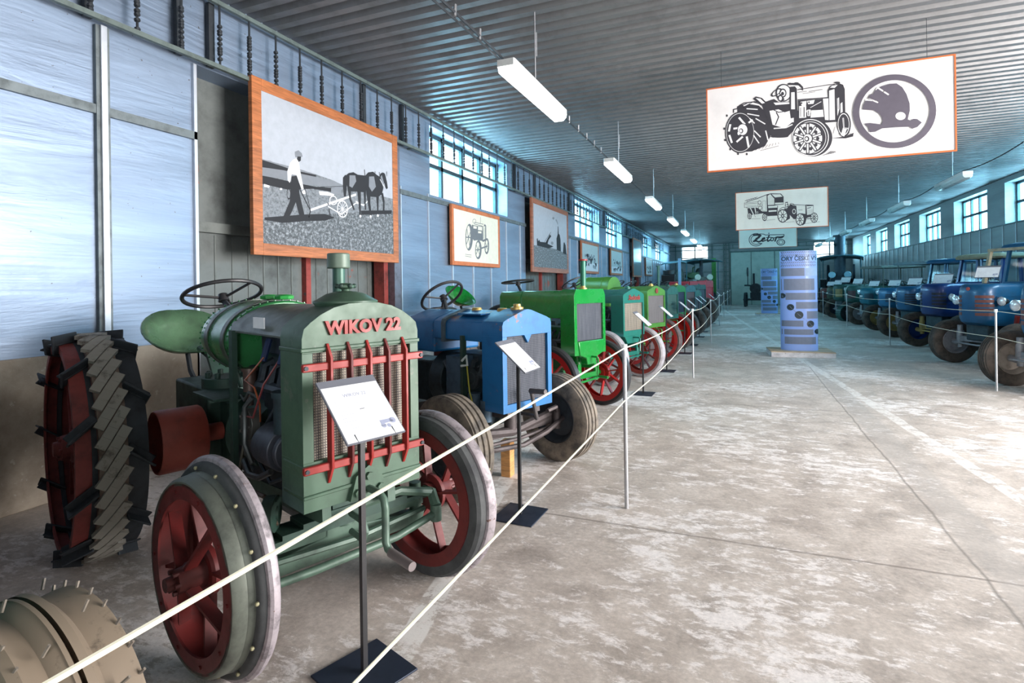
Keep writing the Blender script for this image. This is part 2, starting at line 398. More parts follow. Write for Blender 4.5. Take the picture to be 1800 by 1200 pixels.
# door bays of the left wall: steel leaf, red channel columns, horizontal girts
for i, (a, b) in enumerate(LOPEN):
    d = struct(MB().box(XL-.30, XL-.27, a, b, 0, 3.58).build('door_%d' % (i+1), M_DOOR))
    g = MB()
    for zz in (2.12, .6): g.box(XL-.27, XL-.2, a, b, zz-.05, zz+.05)
    for k in range(1, 16):
        yy = a+(b-a)*k/16; g.box(XL-.27, XL-.262, yy-.008, yy+.008, 0, 2.05)
    g.build('door_panel', M_GREY, d)
    g = MB(); g.box(XL-.2, XL-.08, b-.3, b-.18, 0, 3.58); g.box(XL-.22, XL-.05, b-.32, b-.30, 0, 3.58)
    g.box(XL-.27, XL-.2, (a+b)/2-.04, (a+b)/2+.04, 0, 2.4)
    g.build('door_frame', paint((.30, .05, .04), .6, 0, .5, (.1, .08, .08), 5), d)
    g = MB().box(XL-.2, XL+.02, b-.16, b, 0, 3.58); g.build('door_jamb', paint((.2, .2, .24), .4, .5, .3), d)

# windows
def window(i, X, sgn, a, b):
    cols = 4 if b-a > 2.4 else 3
    m = MB(); x0, x1 = sorted((X+.24*sgn, X+.30*sgn)); t = .035
    for k in range(cols+1):
        yy = a+.05+(b-a-.1)*k/cols; m.box(x0, x1, yy-t, yy+t, WZ0, WZ1)
    for zz in (WZ0+.03, (WZ0+WZ1)/2+.02, WZ1-.03): m.box(x0, x1, a, b, zz-t, zz+t)
    w = struct(m.build('window_%d' % i, paint((.05, .09, .11), .5, .2, .2)))
    xm = X+.27*sgn
    MB().poly([(xm, a, WZ0), (xm, b, WZ0), (xm, b, WZ1), (xm, a, WZ1)]); 
    g = MB(); g.box(xm-.002, xm+.002, a, b, WZ0, WZ1); g.build('pane', M_GLASS, w)
k = 1
for a, b in LWIN: window(k, XL, -1, a, b); k += 1
for a, b in RWIN: window(k, XR, 1, a, b); k += 1
m = MB()
for X, wn in ((XL, LWIN), (XR, RWIN)):
    for a, b in wn:
        pass
m = MB()
for a, b, z0 in ((XL-.35, -.2, 0), (2.2, XR+.35, 0), (-.2, 2.2, 3.3)): m.box(a, b, Y0-.3, Y0, z0, ZC+.12)
struct(m.build('wall_front', M_SHEET2, smooth=False))
# rear gable wall with two windows and the pale sliding gate
m = MB(); z1 = ZC+.12
BW = [(-3.8, -2.0), (4.5, 6.4)]
for a, b in ((XL-.35, -3.8), (-2.0, 4.5), (6.4, XR+.35)): m.box(a, b, YB, YB+.3, 0, z1)
for a, b in BW: m.box(a, b, YB, YB+.3, 0, 2.95); m.box(a, b, YB, YB+.3, 4.15, z1)
struct(m.build('wall_back', M_SHEET2, smooth=False))
for a, b in BW:
    m = MB()
    for q in (a, (a+b)/2, b): m.box(q-.04, q+.04, YB+.1, YB+.16, 2.95, 4.15)
    for q in (2.97, 3.3, 4.12): m.box(a, b, YB+.1, YB+.16, q-.03, q+.03)
    w = struct(m.build('window_%d' % k, M_RAIL)); k += 1
    g = MB().box(a, b, YB+.12, YB+.124, 2.95, 4.15); g.build('pane', M_GLASS, w)
d = struct(MB().box(-.55, 4.2, YB-.06, YB-.01, .02, 3.6).build('door_4', paint((.42, .50, .44), .5, .1, .15, None, 2)))
m = MB()
for q in (-.55, .75, 2.2, 3.6): m.box(q-.02, q+.02, YB-.08, YB-.06, .02, 3.6)
m.box(-.6, 4.25, YB-.12, YB-.04, 3.6, 3.7)
m.build('door_frame', M_RAIL, d)
m = MB()
for q in (-4.2, -1.75, -.85): m.box(q-.03, q+.03, YB-.05, YB, 0, ZC)
for q in (-1.0, -.65): m.box(q-.03, q+.03, YB-.08, YB, 0, ZC)
zz = .2
while zz < 4: m.box(-1.0, -.65, YB-.06, YB-.02, zz, zz+.04); zz += .3
for q in (2.3, 3.85, 4.12): m.box(XL, -.6, YB-.05, YB, q-.03, q+.03)
for q in (3.9, 4.15): m.box(-.6, XR, YB-.05, YB, q-.025, q+.025)
q = -.4
while q < XR: m.box(q-.02, q+.02, YB-.05, YB, 3.9, 4.15); q += .45
struct(m.build('trim_8', M_RAIL))

# hanging rack of slim rods with dark clips along the left wall under the deck
rack = struct(empty('trim_9', (XL, 0, 3.59)))
rail = MB(); rail.box(.10, .14, Y0, 40, -.02, .02); rail.box(.10, .14, Y0, 40, .58, .62)
yy = Y0+.5
while yy < 40: rail.box(0, .12, yy-.012, yy+.012, -.012, .012); yy += 2.4
rail.build('rail', M_RAIL, rack, smooth=False)
rods = []
for v in range(5):
    m = MB(); m.cyl((.12, 0, 0), (.12, 0, .6), .010, n=6)
    z = .03
    while z < .42:
        if random.random() < .8: m.cyl((.105, .0, z), (.135, .0, z+.004), .019, n=6); m.cyl((.12, 0, z-.006), (.12, 0, z+.012), .022, n=8)
        z += random.choice((.025, .03, .045))
    o = m.build('rod', M_IRON, rack); rods.append(o)
yy = 1.55; i = 0
while yy < 36.5:
    src = rods[i % 5]; o = src if i < 5 else src.copy()
    if i >= 5: COL.objects.link(o); o.parent = rack
    o.location = (0, yy, 0); yy += .36+random.uniform(-.03, .03); i += 1
flatbar = None
for yy in (2.66, 3.4, 3.72, 6.0, 6.9, 11.3, 12.6, 15.5, 20.0, 24.4):
    if flatbar is None: flatbar = MB().box(.02, .06, -.03, .03, 0, .6).build('flat_bar', M_IRON, rack); o = flatbar
    else: o = flatbar.copy(); COL.objects.link(o); o.parent = rack
    o.location = (0, yy, 0)

#%%LAMPS
M_TUBE = emit((1, 1, .97), 4)
def lamp(lit):
    r = empty('fluorescent_lamp', (0, 0, 0))
    m = MB(); m.loft([[(x*s, y, z) for x, z in ((-.085, .06), (.085, .06), (.085, 0), (-.085, 0))] for y, s in ((0, .9), (.02, 1), (1.58, 1), (1.6, .9))])
    m.build('housing', paint((.72, .74, .72), .4, 0, .1), r)
    m = MB(); rings = []
    for y, s in ((.01, .8), (.05, 1), (1.55, 1), (1.59, .8)):
        rings.append([(x*s, y, z*s) for x, z in ((-.09, 0), (-.085, -.035), (-.05, -.07), (.05, -.07), (.085, -.035), (.09, 0))])
    m.loft(rings)
    if lit: mt = M_TUBE
    else:
        mt = paint((.60, .72, .72), .2, 0, .05, None, 3, .5)
    m.build('diffuser', mt, r)
    for y in (.78,):
        m = MB(); m.cyl((0, y, .06), (0, y, ZC-3.43+.03), .006, n=6); m.cyl((.012, y+.012, .38), (.012, y+.012, .62), .005, n=6); m.build('suspension_rod', M_STEEL, r)
    return r
lit0 = lamp(True); un0 = lamp(False)
rank = ['nearest', 'second nearest', 'third', 'fourth', 'fifth', 'sixth', 'seventh', 'eighth', 'ninth']
for i in range(8):
    o = lit0 if i == 0 else copy_tree(lit0)
    o.location = (-1.87, 4.45+4.13*i, 3.43)
    tag(o, 'glowing white fluorescent lamp hanging over the left tractors, %s along the lit row' % rank[i], 'lamp', 'lit lamps over the left row')
for i in range(7):
    o = un0 if i == 0 else copy_tree(un0)
    o.location = (3.88, 8.55+3.95*i, 3.43)
    tag(o, 'unlit grey fluorescent lamp hanging over the right tractors, %s along the dark row' % rank[i], 'lamp', 'unlit lamps over the right row')
pts = [(-1.91, Y0, 3.52), (-1.91, 4.4, 3.52)]
for i in range(8):
    y = 4.45+4.13*i; pts += [(-1.91, y+.05, 3.51), (-1.91, y+1.55, 3.51)]
    if i < 7: pts += [tuple(p) for p in bez((-1.91, y+1.6, 3.51), (-1.91, y+4.1, 3.51), 6, .02 if i else 0)]
cb = tag(MB().tube(pts, .011, 6).build('lamp_cable', M_IRON), 'dark cable with clips strung from lamp to lamp over the left row', 'cable')
MB().tube(bez((-1.93, Y0, 3.50), (-1.93, 4.45, 3.50), 12, .03), .009, 6).build('second_strand', M_IRON, cb)
y = Y0+.3; clip = None
while y < 8.5:
    if not 4.4 < y < 6.1:
        if clip is None: clip = MB().cyl((-1.91, 0, 3.49), (-1.91, .01, 3.58), .012, n=6).build('clip', M_STEEL, cb); o = clip
        else: o = clip.copy(); COL.objects.link(o); o.parent = cb
        o.location = (0, y, 0)
    y += .42
pts = [(3.84, Y0, 3.5)]+[tuple(p) for p in bez((3.84, 1.0, 3.5), (3.84, 8.5, 3.5), 10, .05)]
for i in range(7):
    y = 8.55+3.95*i; pts += [(3.84, y+.05, 3.51), (3.84, y+1.55, 3.51)]
    if i < 6: pts += [tuple(p) for p in bez((3.84, y+1.62, 3.5), (3.84, y+3.9, 3.5), 8, .05)]
tag(MB().tube(pts, .010, 6).build('lamp_cable', M_IRON), 'thin black cable sagging between the unlit lamps of the right row', 'cable')

#%%ART
# ------------------------------------------------------------------ flat printed art
def homography(q):
    """unit square (0,0 top left; 1,1 bottom right) from quad tl, tr, br, bl; returns inverse map pixel -> (u, v)"""
    (x0, y0), (x1, y1), (x2, y2), (x3, y3) = q
    dx1, dx2, dx3 = x1-x2, x3-x2, x0-x1+x2-x3; dy1, dy2, dy3 = y1-y2, y3-y2, y0-y1+y2-y3
    den = dx1*dy2-dx2*dy1; g = (dx3*dy2-dx2*dy3)/den; h = (dx1*dy3-dx3*dy1)/den
    H = Matrix(((x1-x0+g*x1, x3-x0+h*x3, x0), (y1-y0+g*y1, y3-y0+h*y3, y0), (g, h, 1))).inverted()
    def f(p):
        v = H @ Vector((p[0], p[1], 1)); return v.x/v.z, v.y/v.z
    return f
class Art:
    """flat drawing on a rectangle w x h in the local x, y plane (origin at its lower left)"""
    def __init__(s, quad, w, h): s.f = homography(quad); s.w = w; s.h = h; s.m = MB(); s.z = .0015
    def P(s, p): u, v = s.f(p); return (u*s.w, (1-v)*s.h, s.z)
    def poly(s, pts, mi=0): s.m.mi = mi; s.m.poly([s.P(p) for p in pts]); s.z += .00004
    def line(s, pts, w, mi=0):
        s.m.mi = mi; q = [Vector(s.P(p)) for p in pts]
        for a, b in zip(q, q[1:]):
            d = (b-a); 
            if d.length < 1e-6: continue
            d.normalize(); n = Vector((-d.y, d.x, 0))*w/2; e = d*w*.3
            s.m.poly([a-e+n, b+e+n, b+e-n, a-e-n])
        s.z += .00004
    def ell(s, c, rx, ry, mi=0, rot=0, n=36):
        pts = []
        for i in range(n):
            t = 2*PI*i/n; x, y = rx*math.cos(t), ry*math.sin(t); pts.append((c[0]+x*math.cos(rot)-y*math.sin(rot), c[1]+x*math.sin(rot)+y*math.cos(rot)))
        s.poly(pts, mi)
    def ring(s, c, rx, ry, t, mi=0, rot=0, a0=0, a1=360, n=40):
        s.m.mi = mi; prev = None
        for i in range(n+1):
            q = math.radians(a0+(a1-a0)*i/n); pr = []
            for k in (1, 1-t):
                x, y = rx*k*math.cos(q), ry*k*math.sin(q); pr.append(s.P((c[0]+x*math.cos(rot)-y*math.sin(rot), c[1]+x*math.sin(rot)+y*math.cos(rot))))
            if prev: s.m.poly([prev[0], pr[0], pr[1], prev[1]])
            prev = pr
        s.z += .00004
    def build(s, name, mats, parent, matrix):
        o = s.m.build(name, mats, parent, smooth=False); o.matrix_local = matrix; return o

def banner(y, x0, x1, z0, z1, label, board, frame=True, wires=((.07), (.93))):
    r = empty('hanging_banner', ((x0+x1)/2, y, z0), 0, label, 'banner', 'drawings hung over the aisle')
    hw = (x1-x0)/2; h = z1-z0
    MB().box(-hw+.012, hw-.012, -.004, .012, .012, h-.012).build('board', board, r)
    m = MB(); t = .014
    for a in ((-hw, -hw+t, 0, h), (hw-t, hw, 0, h), (-hw+t, hw-t, 0, t), (-hw+t, hw-t, h-t, h)): m.box(a[0], a[1], -.012, .016, a[2], a[3])
    m.build('frame', paint((.55, .13, .03), .5, 0, .2), r)
    for s in (-.86, .8):
        MB().cyl((s*hw, .0, h-.01), (s*hw, 0, ZC-z0+.03), .0025, n=6).build('wire', M_IRON, r)
    return r, frame_matrix((-hw, -.004, 0), (1, 0, 0), (0, 0, 1)), 2*hw, h

# banner 1: steel-wheeled tractor and winged arrow emblem
r, mt, w, h = banner(7.02, -.34, 2.09, 2.83, 3.83, 'large white banner with black ink tractor and round winged arrow emblem', paint((.80, .80, .80), .5, 0, .08, None, 2))
A = Art([(80, 285), (1722, 65), (1730, 695), (88, 832)], w, h)
K, Wh = 0, 1
# rear steel wheel (two rims and the black lugged band between)
A.poly([(285, 400), (345, 380), (430, 395), (490, 450), (515, 520), (505, 600), (470, 660), (380, 695), (300, 700)], K)
A.ell((306, 570), 97, 132, K); A.ring((306, 570), 102, 136, .03, K); A.ring((306, 570), 92, 127, .025, Wh)
for (a, b) in (((300, 475), (335, 515)), ((265, 545), (300, 540)), ((285, 630), (320, 600)), ((350, 600), (362, 665)), ((365, 505), (385, 490)), ((240, 520), (232, 560)), ((235, 590), (250, 635))): A.line([a, b], .022, Wh)
A.ell((322, 552), 36, 40, Wh); A.ring((322, 552), 36, 40, .12, K); A.ell((312, 560), 14, 16, K); A.ell((310, 560), 9, 11, Wh); A.ell((296, 576), 8, 12, Wh)
for (a, b) in (((355, 448), (430, 462)), ((370, 480), (400, 510)), ((400, 560), (440, 600)), ((395, 590), (430, 640)), ((475, 560), (490, 620)), ((410, 480), (470, 515)), ((350, 415), (420, 420)), ((330, 395), (400, 370))): A.line([a, b], .012, Wh)
A.line([(262, 440), (262, 420), (330, 405), (420, 400), (470, 440), (500, 500)], .012, K); A.line([(300, 395), (330, 378), (400, 370), (450, 378), (480, 410)], .012, K)
A.line([(345, 395), (390, 372), (440, 385), (480, 430)], .006, K)
for q in ((218, 460), (200, 545), (206, 620), (240, 680), (292, 710), (350, 712)): A.ell(q, 6, 8, K)
# seat, gearbox, chassis
A.poly([(390, 350), (410, 335), (450, 345), (475, 370), (530, 352), (560, 372), (535, 395), (480, 388), (440, 392)], K); A.poly([(408, 345), (440, 350), (470, 378), (450, 383)], Wh)
A.poly([(450, 385), (640, 380), (640, 420), (800, 450), (990, 470), (985, 500), (860, 510), (700, 520), (620, 600), (520, 605), (480, 560), (505, 500), (460, 430)], K)
A.poly([(500, 430), (560, 420), (600, 440), (650, 425), (655, 500), (600, 545), (520, 520)], Wh)
A.line([(480, 400), (560, 440), (620, 430)], .01, K); A.line([(540, 520), (560, 470), (545, 440)], .012, K); A.line([(530, 545), (610, 540), (650, 520)], .012, Wh); A.poly([(620, 470), (660, 465), (660, 505), (625, 505)], Wh)
A.ell((565, 598), 60, 8, K)
# steering wheel and dashboard drum
A.ell((592, 312), 52, 58, K); A.ell((594, 312), 44, 50, Wh); A.ring((588, 314), 24, 30, .3, K); A.ell((586, 318), 10, 12, K)
A.poly([(600, 262), (650, 248), (700, 252), (722, 275), (722, 300), (690, 282), (650, 262)], K); A.poly([(640, 262), (690, 265), (712, 285), (660, 285)], Wh)
A.ring((545, 310), 42, 18, .3, K, -.6); A.poly([(552, 335), (575, 320), (600, 355), (580, 372), (560, 365)], K); A.ell((572, 348), 10, 14, Wh)
A.poly([(525, 375), (620, 370), (635, 385), (540, 392)], Wh); A.line([(525, 375), (630, 372)], .006, K)
# bulkhead, hood, radiator
A.poly([(632, 275), (668, 270), (680, 285), (686, 470), (640, 480), (632, 420)], K); A.poly([(643, 310), (666, 308), (668, 420), (643, 420)], Wh)
A.line([(685, 293), (888, 262), (930, 258)], .008, K); A.line([(688, 358), (885, 345)], .010, K); A.line([(685, 310), (745, 303)], .005, K); A.line([(760, 305), (848, 292)], .006, K); A.line([(720, 318), (800, 308)], .004, K)
A.poly([(884, 296), (900, 268), (960, 252), (985, 262), (996, 290), (1000, 470), (930, 498), (860, 495), (848, 350), (886, 345)], K)
A.poly([(893, 300), (928, 290), (932, 490), (895, 492)], Wh); A.poly([(898, 280), (915, 268), (950, 262), (930, 282)], Wh); A.poly([(852, 352), (888, 350), (890, 492), (866, 490)], Wh)
A.poly([(945, 350), (958, 345), (960, 420), (948, 465)], Wh); A.poly([(968, 385), (980, 375), (982, 440), (968, 455)], Wh); A.line([(950, 320), (952, 420)], .005, K)
A.ell((946, 248), 20, 7, K); A.ell((635, 252), 14, 5, K); A.ell((678, 250), 16, 6, K)
# engine
A.poly([(688, 362), (848, 352), (850, 425), (690, 430)], K); A.poly([(705, 372), (745, 366), (740, 400), (712, 398)], Wh); A.poly([(748, 366), (798, 360), (790, 385), (755, 388)], Wh); A.line([(770, 410), (840, 372)], .006, Wh); A.ell((712, 380), 5, 6, K); A.ell((760, 375), 5, 6, K)
A.poly([(696, 400), (742, 398), (742, 475), (696, 478)], Wh); A.line([(705, 410), (705, 470)], .006, K); A.line([(728, 408), (728, 470)], .01, K); A.poly([(748, 425), (770, 422), (768, 465), (750, 465)], Wh); A.line([(756, 430), (758, 460)], .008, K)
A.poly([(775, 430), (852, 424), (858, 470), (770, 476)], Wh)
# front wheels
A.ell((990, 520), 46, 82, K); A.ring((988, 520), 38, 72, .08, Wh); A.poly([(935, 530), (955, 575), (920, 585)], Wh); A.poly([(985, 540), (1010, 548), (992, 600), (970, 590)], Wh); A.line([(985, 480), (990, 545), (1020, 548)], .012, Wh); A.line([(985, 480), (990, 545), (1020, 548)], .004, K)
A.poly([(905, 610), (1000, 600), (1055, 575), (1050, 600), (1000, 612)], K)
A.ell((782, 606), 132, 124, K); A.ring((770, 606), 121, 121, .045, Wh); A.ring((770, 606), 103, 105, .03, Wh)
A.ell((752, 612), 98, 102, Wh); A.ring((752, 612), 100, 104, .05, K)
for q in range(0, 360, 36): 
    t = math.radians(q+18); A.line([(752+32*math.cos(t), 612+32*math.sin(t)), (752+88*math.cos(t), 612+92*math.sin(t))], .036, K)
for q in range(0, 360, 36):
    t = math.radians(q+18); A.line([(752+34*math.cos(t), 612+34*math.sin(t)), (752+86*math.cos(t), 612+90*math.sin(t))], .016, Wh)
for q in range(0, 360, 36):
    t = math.radians(q); A.ell((752+66*math.cos(t), 612+70*math.sin(t)), 11, 12, K)
A.ell((754, 612), 33, 34, K); A.ell((752, 612), 27, 28, Wh); A.ell((746, 614), 16, 18, K); A.ell((744, 614), 9, 10, Wh)
for i in range(9): A.line([(385+22*i, 695-6*i), (415+18*i, 668-4*i)], .004, K)
for i in range(6): A.line([(870+10*i, 718-2*i), (905+6*i, 695)], .004, K)
for i in range(5): A.line([(990+8*i, 605), (1030+6*i, 572+6*i)], .003, K)
A.line([(440, 690), (560, 660)], .004, K); A.line([(850, 722), (940, 700)], .004, K)
# emblem
P_ = 2
A.ring((1321, 437), 273, 240, .158, P_, -.10, n=64)
A.poly([(1168, 345), (1195, 300), (1235, 275), (1290, 258), (1335, 255), (1372, 280), (1400, 325), (1420, 385), (1422, 430), (1408, 490), (1425, 498), (1445, 486), (1470, 488), (1500, 510), (1470, 540), (1435, 552), (1420, 538), (1330, 541), (1240, 548), (1195, 570), (1160, 573), (1148, 540), (1124, 516), (1160, 512), (1195, 516), (1235, 522), (1245, 500), (1238, 475), (1220, 450), (1185, 430), (1112, 425), (1118, 395), (1135, 362), (1165, 366), (1215, 382), (1212, 370), (1150, 348), (1168, 330)], P_)
A.poly([(1150, 352), (1150, 344), (1168, 322), (1190, 335), (1200, 375), (1212, 372), (1215, 379), (1205, 380)], P_)
A.line([(1132, 362), (1180, 366), (1211, 379)], .013, 3); A.line([(1152, 352), (1170, 358), (1190, 366)], .004, 3)
A.line([(1212, 283), (1250, 308), (1281, 328)], .015, 3); A.line([(1200, 296), (1212, 283)], .010, 3)
A.ell((1361, 468), 33, 26, 3)
A.build('printed_drawing', [M_INK, M_WHITE, M_PURPLE_INK, flat((.80, .80, .80), .5)], r, mt)

# banner 2: threshing machine towed by a tractor
r, mt, w, h = banner(15.4, -.07, 2.03, 2.856, 3.83, 'cream banner drawn with threshing machine pulled by tractor, behind the emblem banner', paint((.72, .76, .70), .5, 0, .08, None, 2))
A = Art([(105, 240), (1495, 140), (1502, 760), (112, 830)], w, h)
A.poly([(275, 375), (440, 320), (580, 262), (640, 248), (790, 252), (830, 300), (830, 420), (690, 432), (745, 440), (740, 500), (735, 590), (600, 600), (520, 560), (300, 590), (270, 480)], K)
A.poly([(282, 382), (445, 330), (575, 275), (580, 530), (510, 530), (430, 470), (285, 480)], Wh)
A.poly([(590, 285), (630, 258), (690, 330), (690, 425), (595, 430)], Wh); A.poly([(650, 262), (780, 262), (815, 300), (700, 312)], Wh)
A.poly([(598, 445), (735, 440), (735, 470), (600, 478)], Wh); A.poly([(605, 515), (725, 508), (725, 530), (605, 538)], Wh)
A.poly([(700, 395), (825, 390), (825, 412), (700, 420)], Wh)
for i in range(8): A.line([(600, 300+16*i), (686, 300+15*i)], .002, K)
A.poly([(240, 395), (445, 378), (445, 450), (240, 470)], Wh); A.line([(240, 395), (445, 378), (445, 450), (240, 470), (240, 395)], .008, K)
A.line([(250, 415), (430, 400)], .010, K); A.line([(270, 445), (420, 432)], .006, K)
for a, b in (((330, 470), (400, 620)), ((400, 465), (415, 560)), ((280, 480), (300, 640))): A.line([a, b], .028, Wh); A.line([(a[0]+8, a[1]), (b[0]+8, b[1])], .006, K)
for q, rr in (((470, 390), 28), ((478, 475), 30), ((435, 545), 24), ((490, 430), 18)): A.ring(q, rr, rr*1.1, .25, K); A.ring(q, rr*.6, rr*.6, .3, Wh)
A.poly([(515, 370), (560, 365), (560, 520), (515, 520)], Wh); A.line([(515, 370), (560, 365), (560, 520), (515, 520), (515, 370)], .005, K)
for i in range(6): A.line([(250+30*i, 368-9*i), (285+30*i, 350-9*i)], .012, K)
for q, a, b in (((318, 600), 32, 52), ((545, 620), 36, 60)): A.ell(q, a, b, K); A.ell(q, a*.75, b*.75, Wh); A.ring(q, a*.5, b*.5, .3, K); A.line([(q[0]-a*.7, q[1]), (q[0]+a*.7, q[1])], .008, K); A.line([(q[0], q[1]-b*.7), (q[0], q[1]+b*.7)], .008, K)
A.line([(580, 600), (740, 590), (800, 600)], .014, K); A.line([(330, 645), (480, 642)], .006, K); A.line([(570, 670), (700, 655)], .006, K); A.line([(850, 700), (990, 690)], .006, K); A.line([(1150, 720), (1370, 690)], .006, K)
def wheel2(c, a, b, sp=8):
    A.ell(c, a, b, K); A.ell(c, a*.84, b*.86, Wh)
    for q in range(sp):
        t = 2*PI*q/sp+.3; A.line([c, (c[0]+a*.84*math.cos(t), c[1]+b*.86*math.sin(t))], .013, K)
    A.ell(c, a*.3, b*.3, K); A.ell(c, a*.14, b*.14, Wh)
A.poly([(840, 480), (920, 500), (925, 640), (860, 680)], K); wheel2((815, 600), 78, 105); A.ring((835, 580), 95, 118, .07, K, 0, 180, 330)
A.poly([(930, 420), (1170, 425), (1275, 430), (1275, 560), (1170, 640), (980, 650), (900, 560), (880, 480)], K)
A.poly([(1020, 440), (1155, 445), (1155, 570), (1100, 560), (1030, 590)], Wh); A.poly([(960, 432), (1160, 430), (1150, 440), (970, 440)], Wh); A.line([(1050, 508), (1110, 508)], .010, K); A.poly([(1170, 432), (1270, 445), (1272, 580), (1180, 590)], Wh); A.line([(1185, 480), (1235, 470)], .016, K)
for i in range(5): A.line([(1190+18*i, 500), (1192+18*i, 575)], .004, K)
A.poly([(1168, 430), (1190, 425), (1270, 430), (1275, 445), (1180, 450)], K); A.poly([(1180, 585), (1275, 570), (1275, 610), (1185, 625)], K)
A.ring((955, 430), 36, 28, .25, K, .3); A.ring((985, 530), 26, 40, .3, Wh)
A.poly([(855, 385), (893, 380), (890, 400), (905, 430), (900, 465), (850, 455)], K); A.ell((872, 410), 14, 16, Wh); A.poly([(858, 430), (895, 430), (890, 450), (862, 452)], Wh)
wheel2((1285, 628), 56, 80, 10); A.poly([(1080, 570), (1150, 590), (1170, 650), (1150, 720), (1110, 750)], K); wheel2((1075, 655), 66, 96)
A.line([(1180, 645), (1260, 640)], .016, K)
A.build('printed_drawing', [M_INK, flat((.72, .76, .70), .5)], r, mt)

# banner 3: script word mark drawn as a small tractor
r, mt, w, h = banner(23.2, -.01, 2.02, 2.84, 3.83, 'cream banner with black script lettering shaped like a tractor, furthest of the hanging banners', paint((.72, .76, .68), .5, 0, .08, None, 2))
A = Art([(155, 600), (1040, 565), (1045, 1042), (162, 1080)], w, h)
A.ring((430, 915), 112, 122, .10, K, 0, 35, 290); A.ring((430, 915), 84, 92, .12, K, 0, 45, 240)
A.line([(370, 820), (500, 808), (545, 812), (575, 830), (850, 822), (850, 850), (825, 882), (760, 890)], .026, K)
A.line([(625, 810), (625, 790)], .026, K); A.line([(520, 985), (480, 985)], .03, K)
A.ring((803, 963), 64, 60, .22, K); A.ring((803, 963), 36, 34, .25, K)
A.line([(392, 832), (440, 826), (495, 832)], .062, K); A.line([(500, 834), (470, 868), (405, 940)], .075, K); A.line([(388, 948), (430, 936), (470, 955), (525, 930)], .055, K); A.line([(428, 886), (482, 882)], .032, K)
def stroke(pts, t): A.line(pts, t, K)
stroke([(518, 925), (562, 900), (560, 880), (534, 888), (516, 922), (532, 946), (580, 925)], .044)
stroke([(628, 840), (600, 920), (612, 944), (648, 920)], .050); stroke([(588, 876), (660, 872)], .030)
A.ring((674, 908), 30, 38, .5, K, .3); stroke([(690, 885), (715, 880), (738, 872)], .030)
stroke([(740, 868), (716, 944)], .052); stroke([(730, 892), (752, 868), (792, 870), (842, 858)], .050)
A.build('printed_lettering', [M_INK], r, mt)

# framed pictures on the left wall
def picture(y0, y1, z0, z1, tilt, fw, label, printm, woodm, x=XL+.04, group='framed pictures on the left wall', depth=.05):
    """hangs facing the aisle; tilt: how far the top leans out"""
    r = empty('framed_picture', (x, (y0+y1)/2, z0), 0, label, 'picture', group)
    hw = (y1-y0)/2; h = z1-z0; r.rotation_euler = (0, tilt, 0)
    m = MB()
    for a in ((-hw, -hw+fw, 0, h), (hw-fw, hw, 0, h), (-hw+fw, hw-fw, 0, fw), (-hw+fw, hw-fw, h-fw, h)): m.box(0, depth, a[0], a[1], a[2], a[3])
    m.build('frame', woodm, r, bevel=.004)
    MB().box(.005, depth-.008, -hw+fw-.005, hw-fw+.005, fw-.005, h-fw+.005).build('print', printm, r)
    return r, frame_matrix((depth-.008, -hw+fw, fw), (0, 1, 0), (0, 0, 1)), 2*(hw-fw), h-2*fw
BW_SKY = flat((.44, .48, .54), .6); BW_MID = flat((.22, .24, .27), .5); BW_DK = flat((.018, .02, .025), .7); BW_LT = flat((.74, .76, .80), .5)
BW_FIELD = field_mat((.36, .39, .42), (.05, .055, .06)); BW_GRASS = field_mat((.26, .28, .31), (.09, .10, .11))
r, mt, w, h = picture(4.07, 6.58, 1.85, 3.63, 0.0, .12, 'large wood-framed photograph of a man ploughing with two horses', BW_SKY, M_WOODF, XL+.12)
A = Art([(120, 125), (922, 425), (912, 1088), (118, 1043)], w, h)
SK, MD, DK, LT, FD, GR = range(6)
A.poly([(118, 540), (200, 560), (330, 590), (450, 625), (560, 660), (640, 700), (918, 760), (915, 1088), (118, 1043)], GR)
A.poly([(118, 543), (170, 550), (230, 575), (330, 592), (420, 618), (455, 640), (560, 662), (640, 695), (600, 705), (450, 690), (350, 690), (250, 655), (118, 650)], MD)
A.poly([(118, 545), (230, 577), (300, 600), (450, 628), (450, 640), (250, 605), (118, 590)], DK)
A.poly([(118, 640), (180, 650), (290, 672), (450, 700), (600, 705), (600, 735), (430, 712), (270, 720), (118, 690)], DK)
A.poly([(540, 705), (600, 700), (605, 740), (540, 740)], MD); A.poly([(465, 725), (520, 728), (560, 742), (555, 752), (470, 748)], LT); A.poly([(130, 690), (165, 700), (160, 712), (130, 708)], LT); A.ell((233, 718), 8, 6, LT)
A.poly([(118, 895), (250, 890), (420, 870), (700, 845), (915, 835), (915, 1088), (118, 1043)], FD)
A.poly([(130, 890), (235, 880), (390, 865), (500, 860), (560, 880), (500, 900), (390, 905), (240, 920), (130, 905)], DK)
A.poly([(720, 835), (910, 828), (905, 850), (720, 860)], DK)
# ploughman
A.poly([(300, 640), (330, 636), (345, 680), (345, 740), (372, 860), (375, 885), (345, 888), (322, 795), (298, 850), (268, 905), (238, 912), (245, 880), (285, 790), (292, 700)], DK)
A.poly([(292, 560), (310, 540), (330, 532), (345, 545), (352, 600), (372, 715), (360, 720), (335, 645), (330, 632), (300, 628), (288, 680), (275, 665), (274, 610)], LT)
A.poly([(322, 492), (345, 482), (365, 500), (370, 520), (352, 525), (325, 525)], MD); A.poly([(338, 520), (360, 520), (358, 545), (345, 553), (334, 535)], DK)
A.ell((374, 733), 12, 12, LT); A.ring((280, 745), 12, 35, .25, DK)
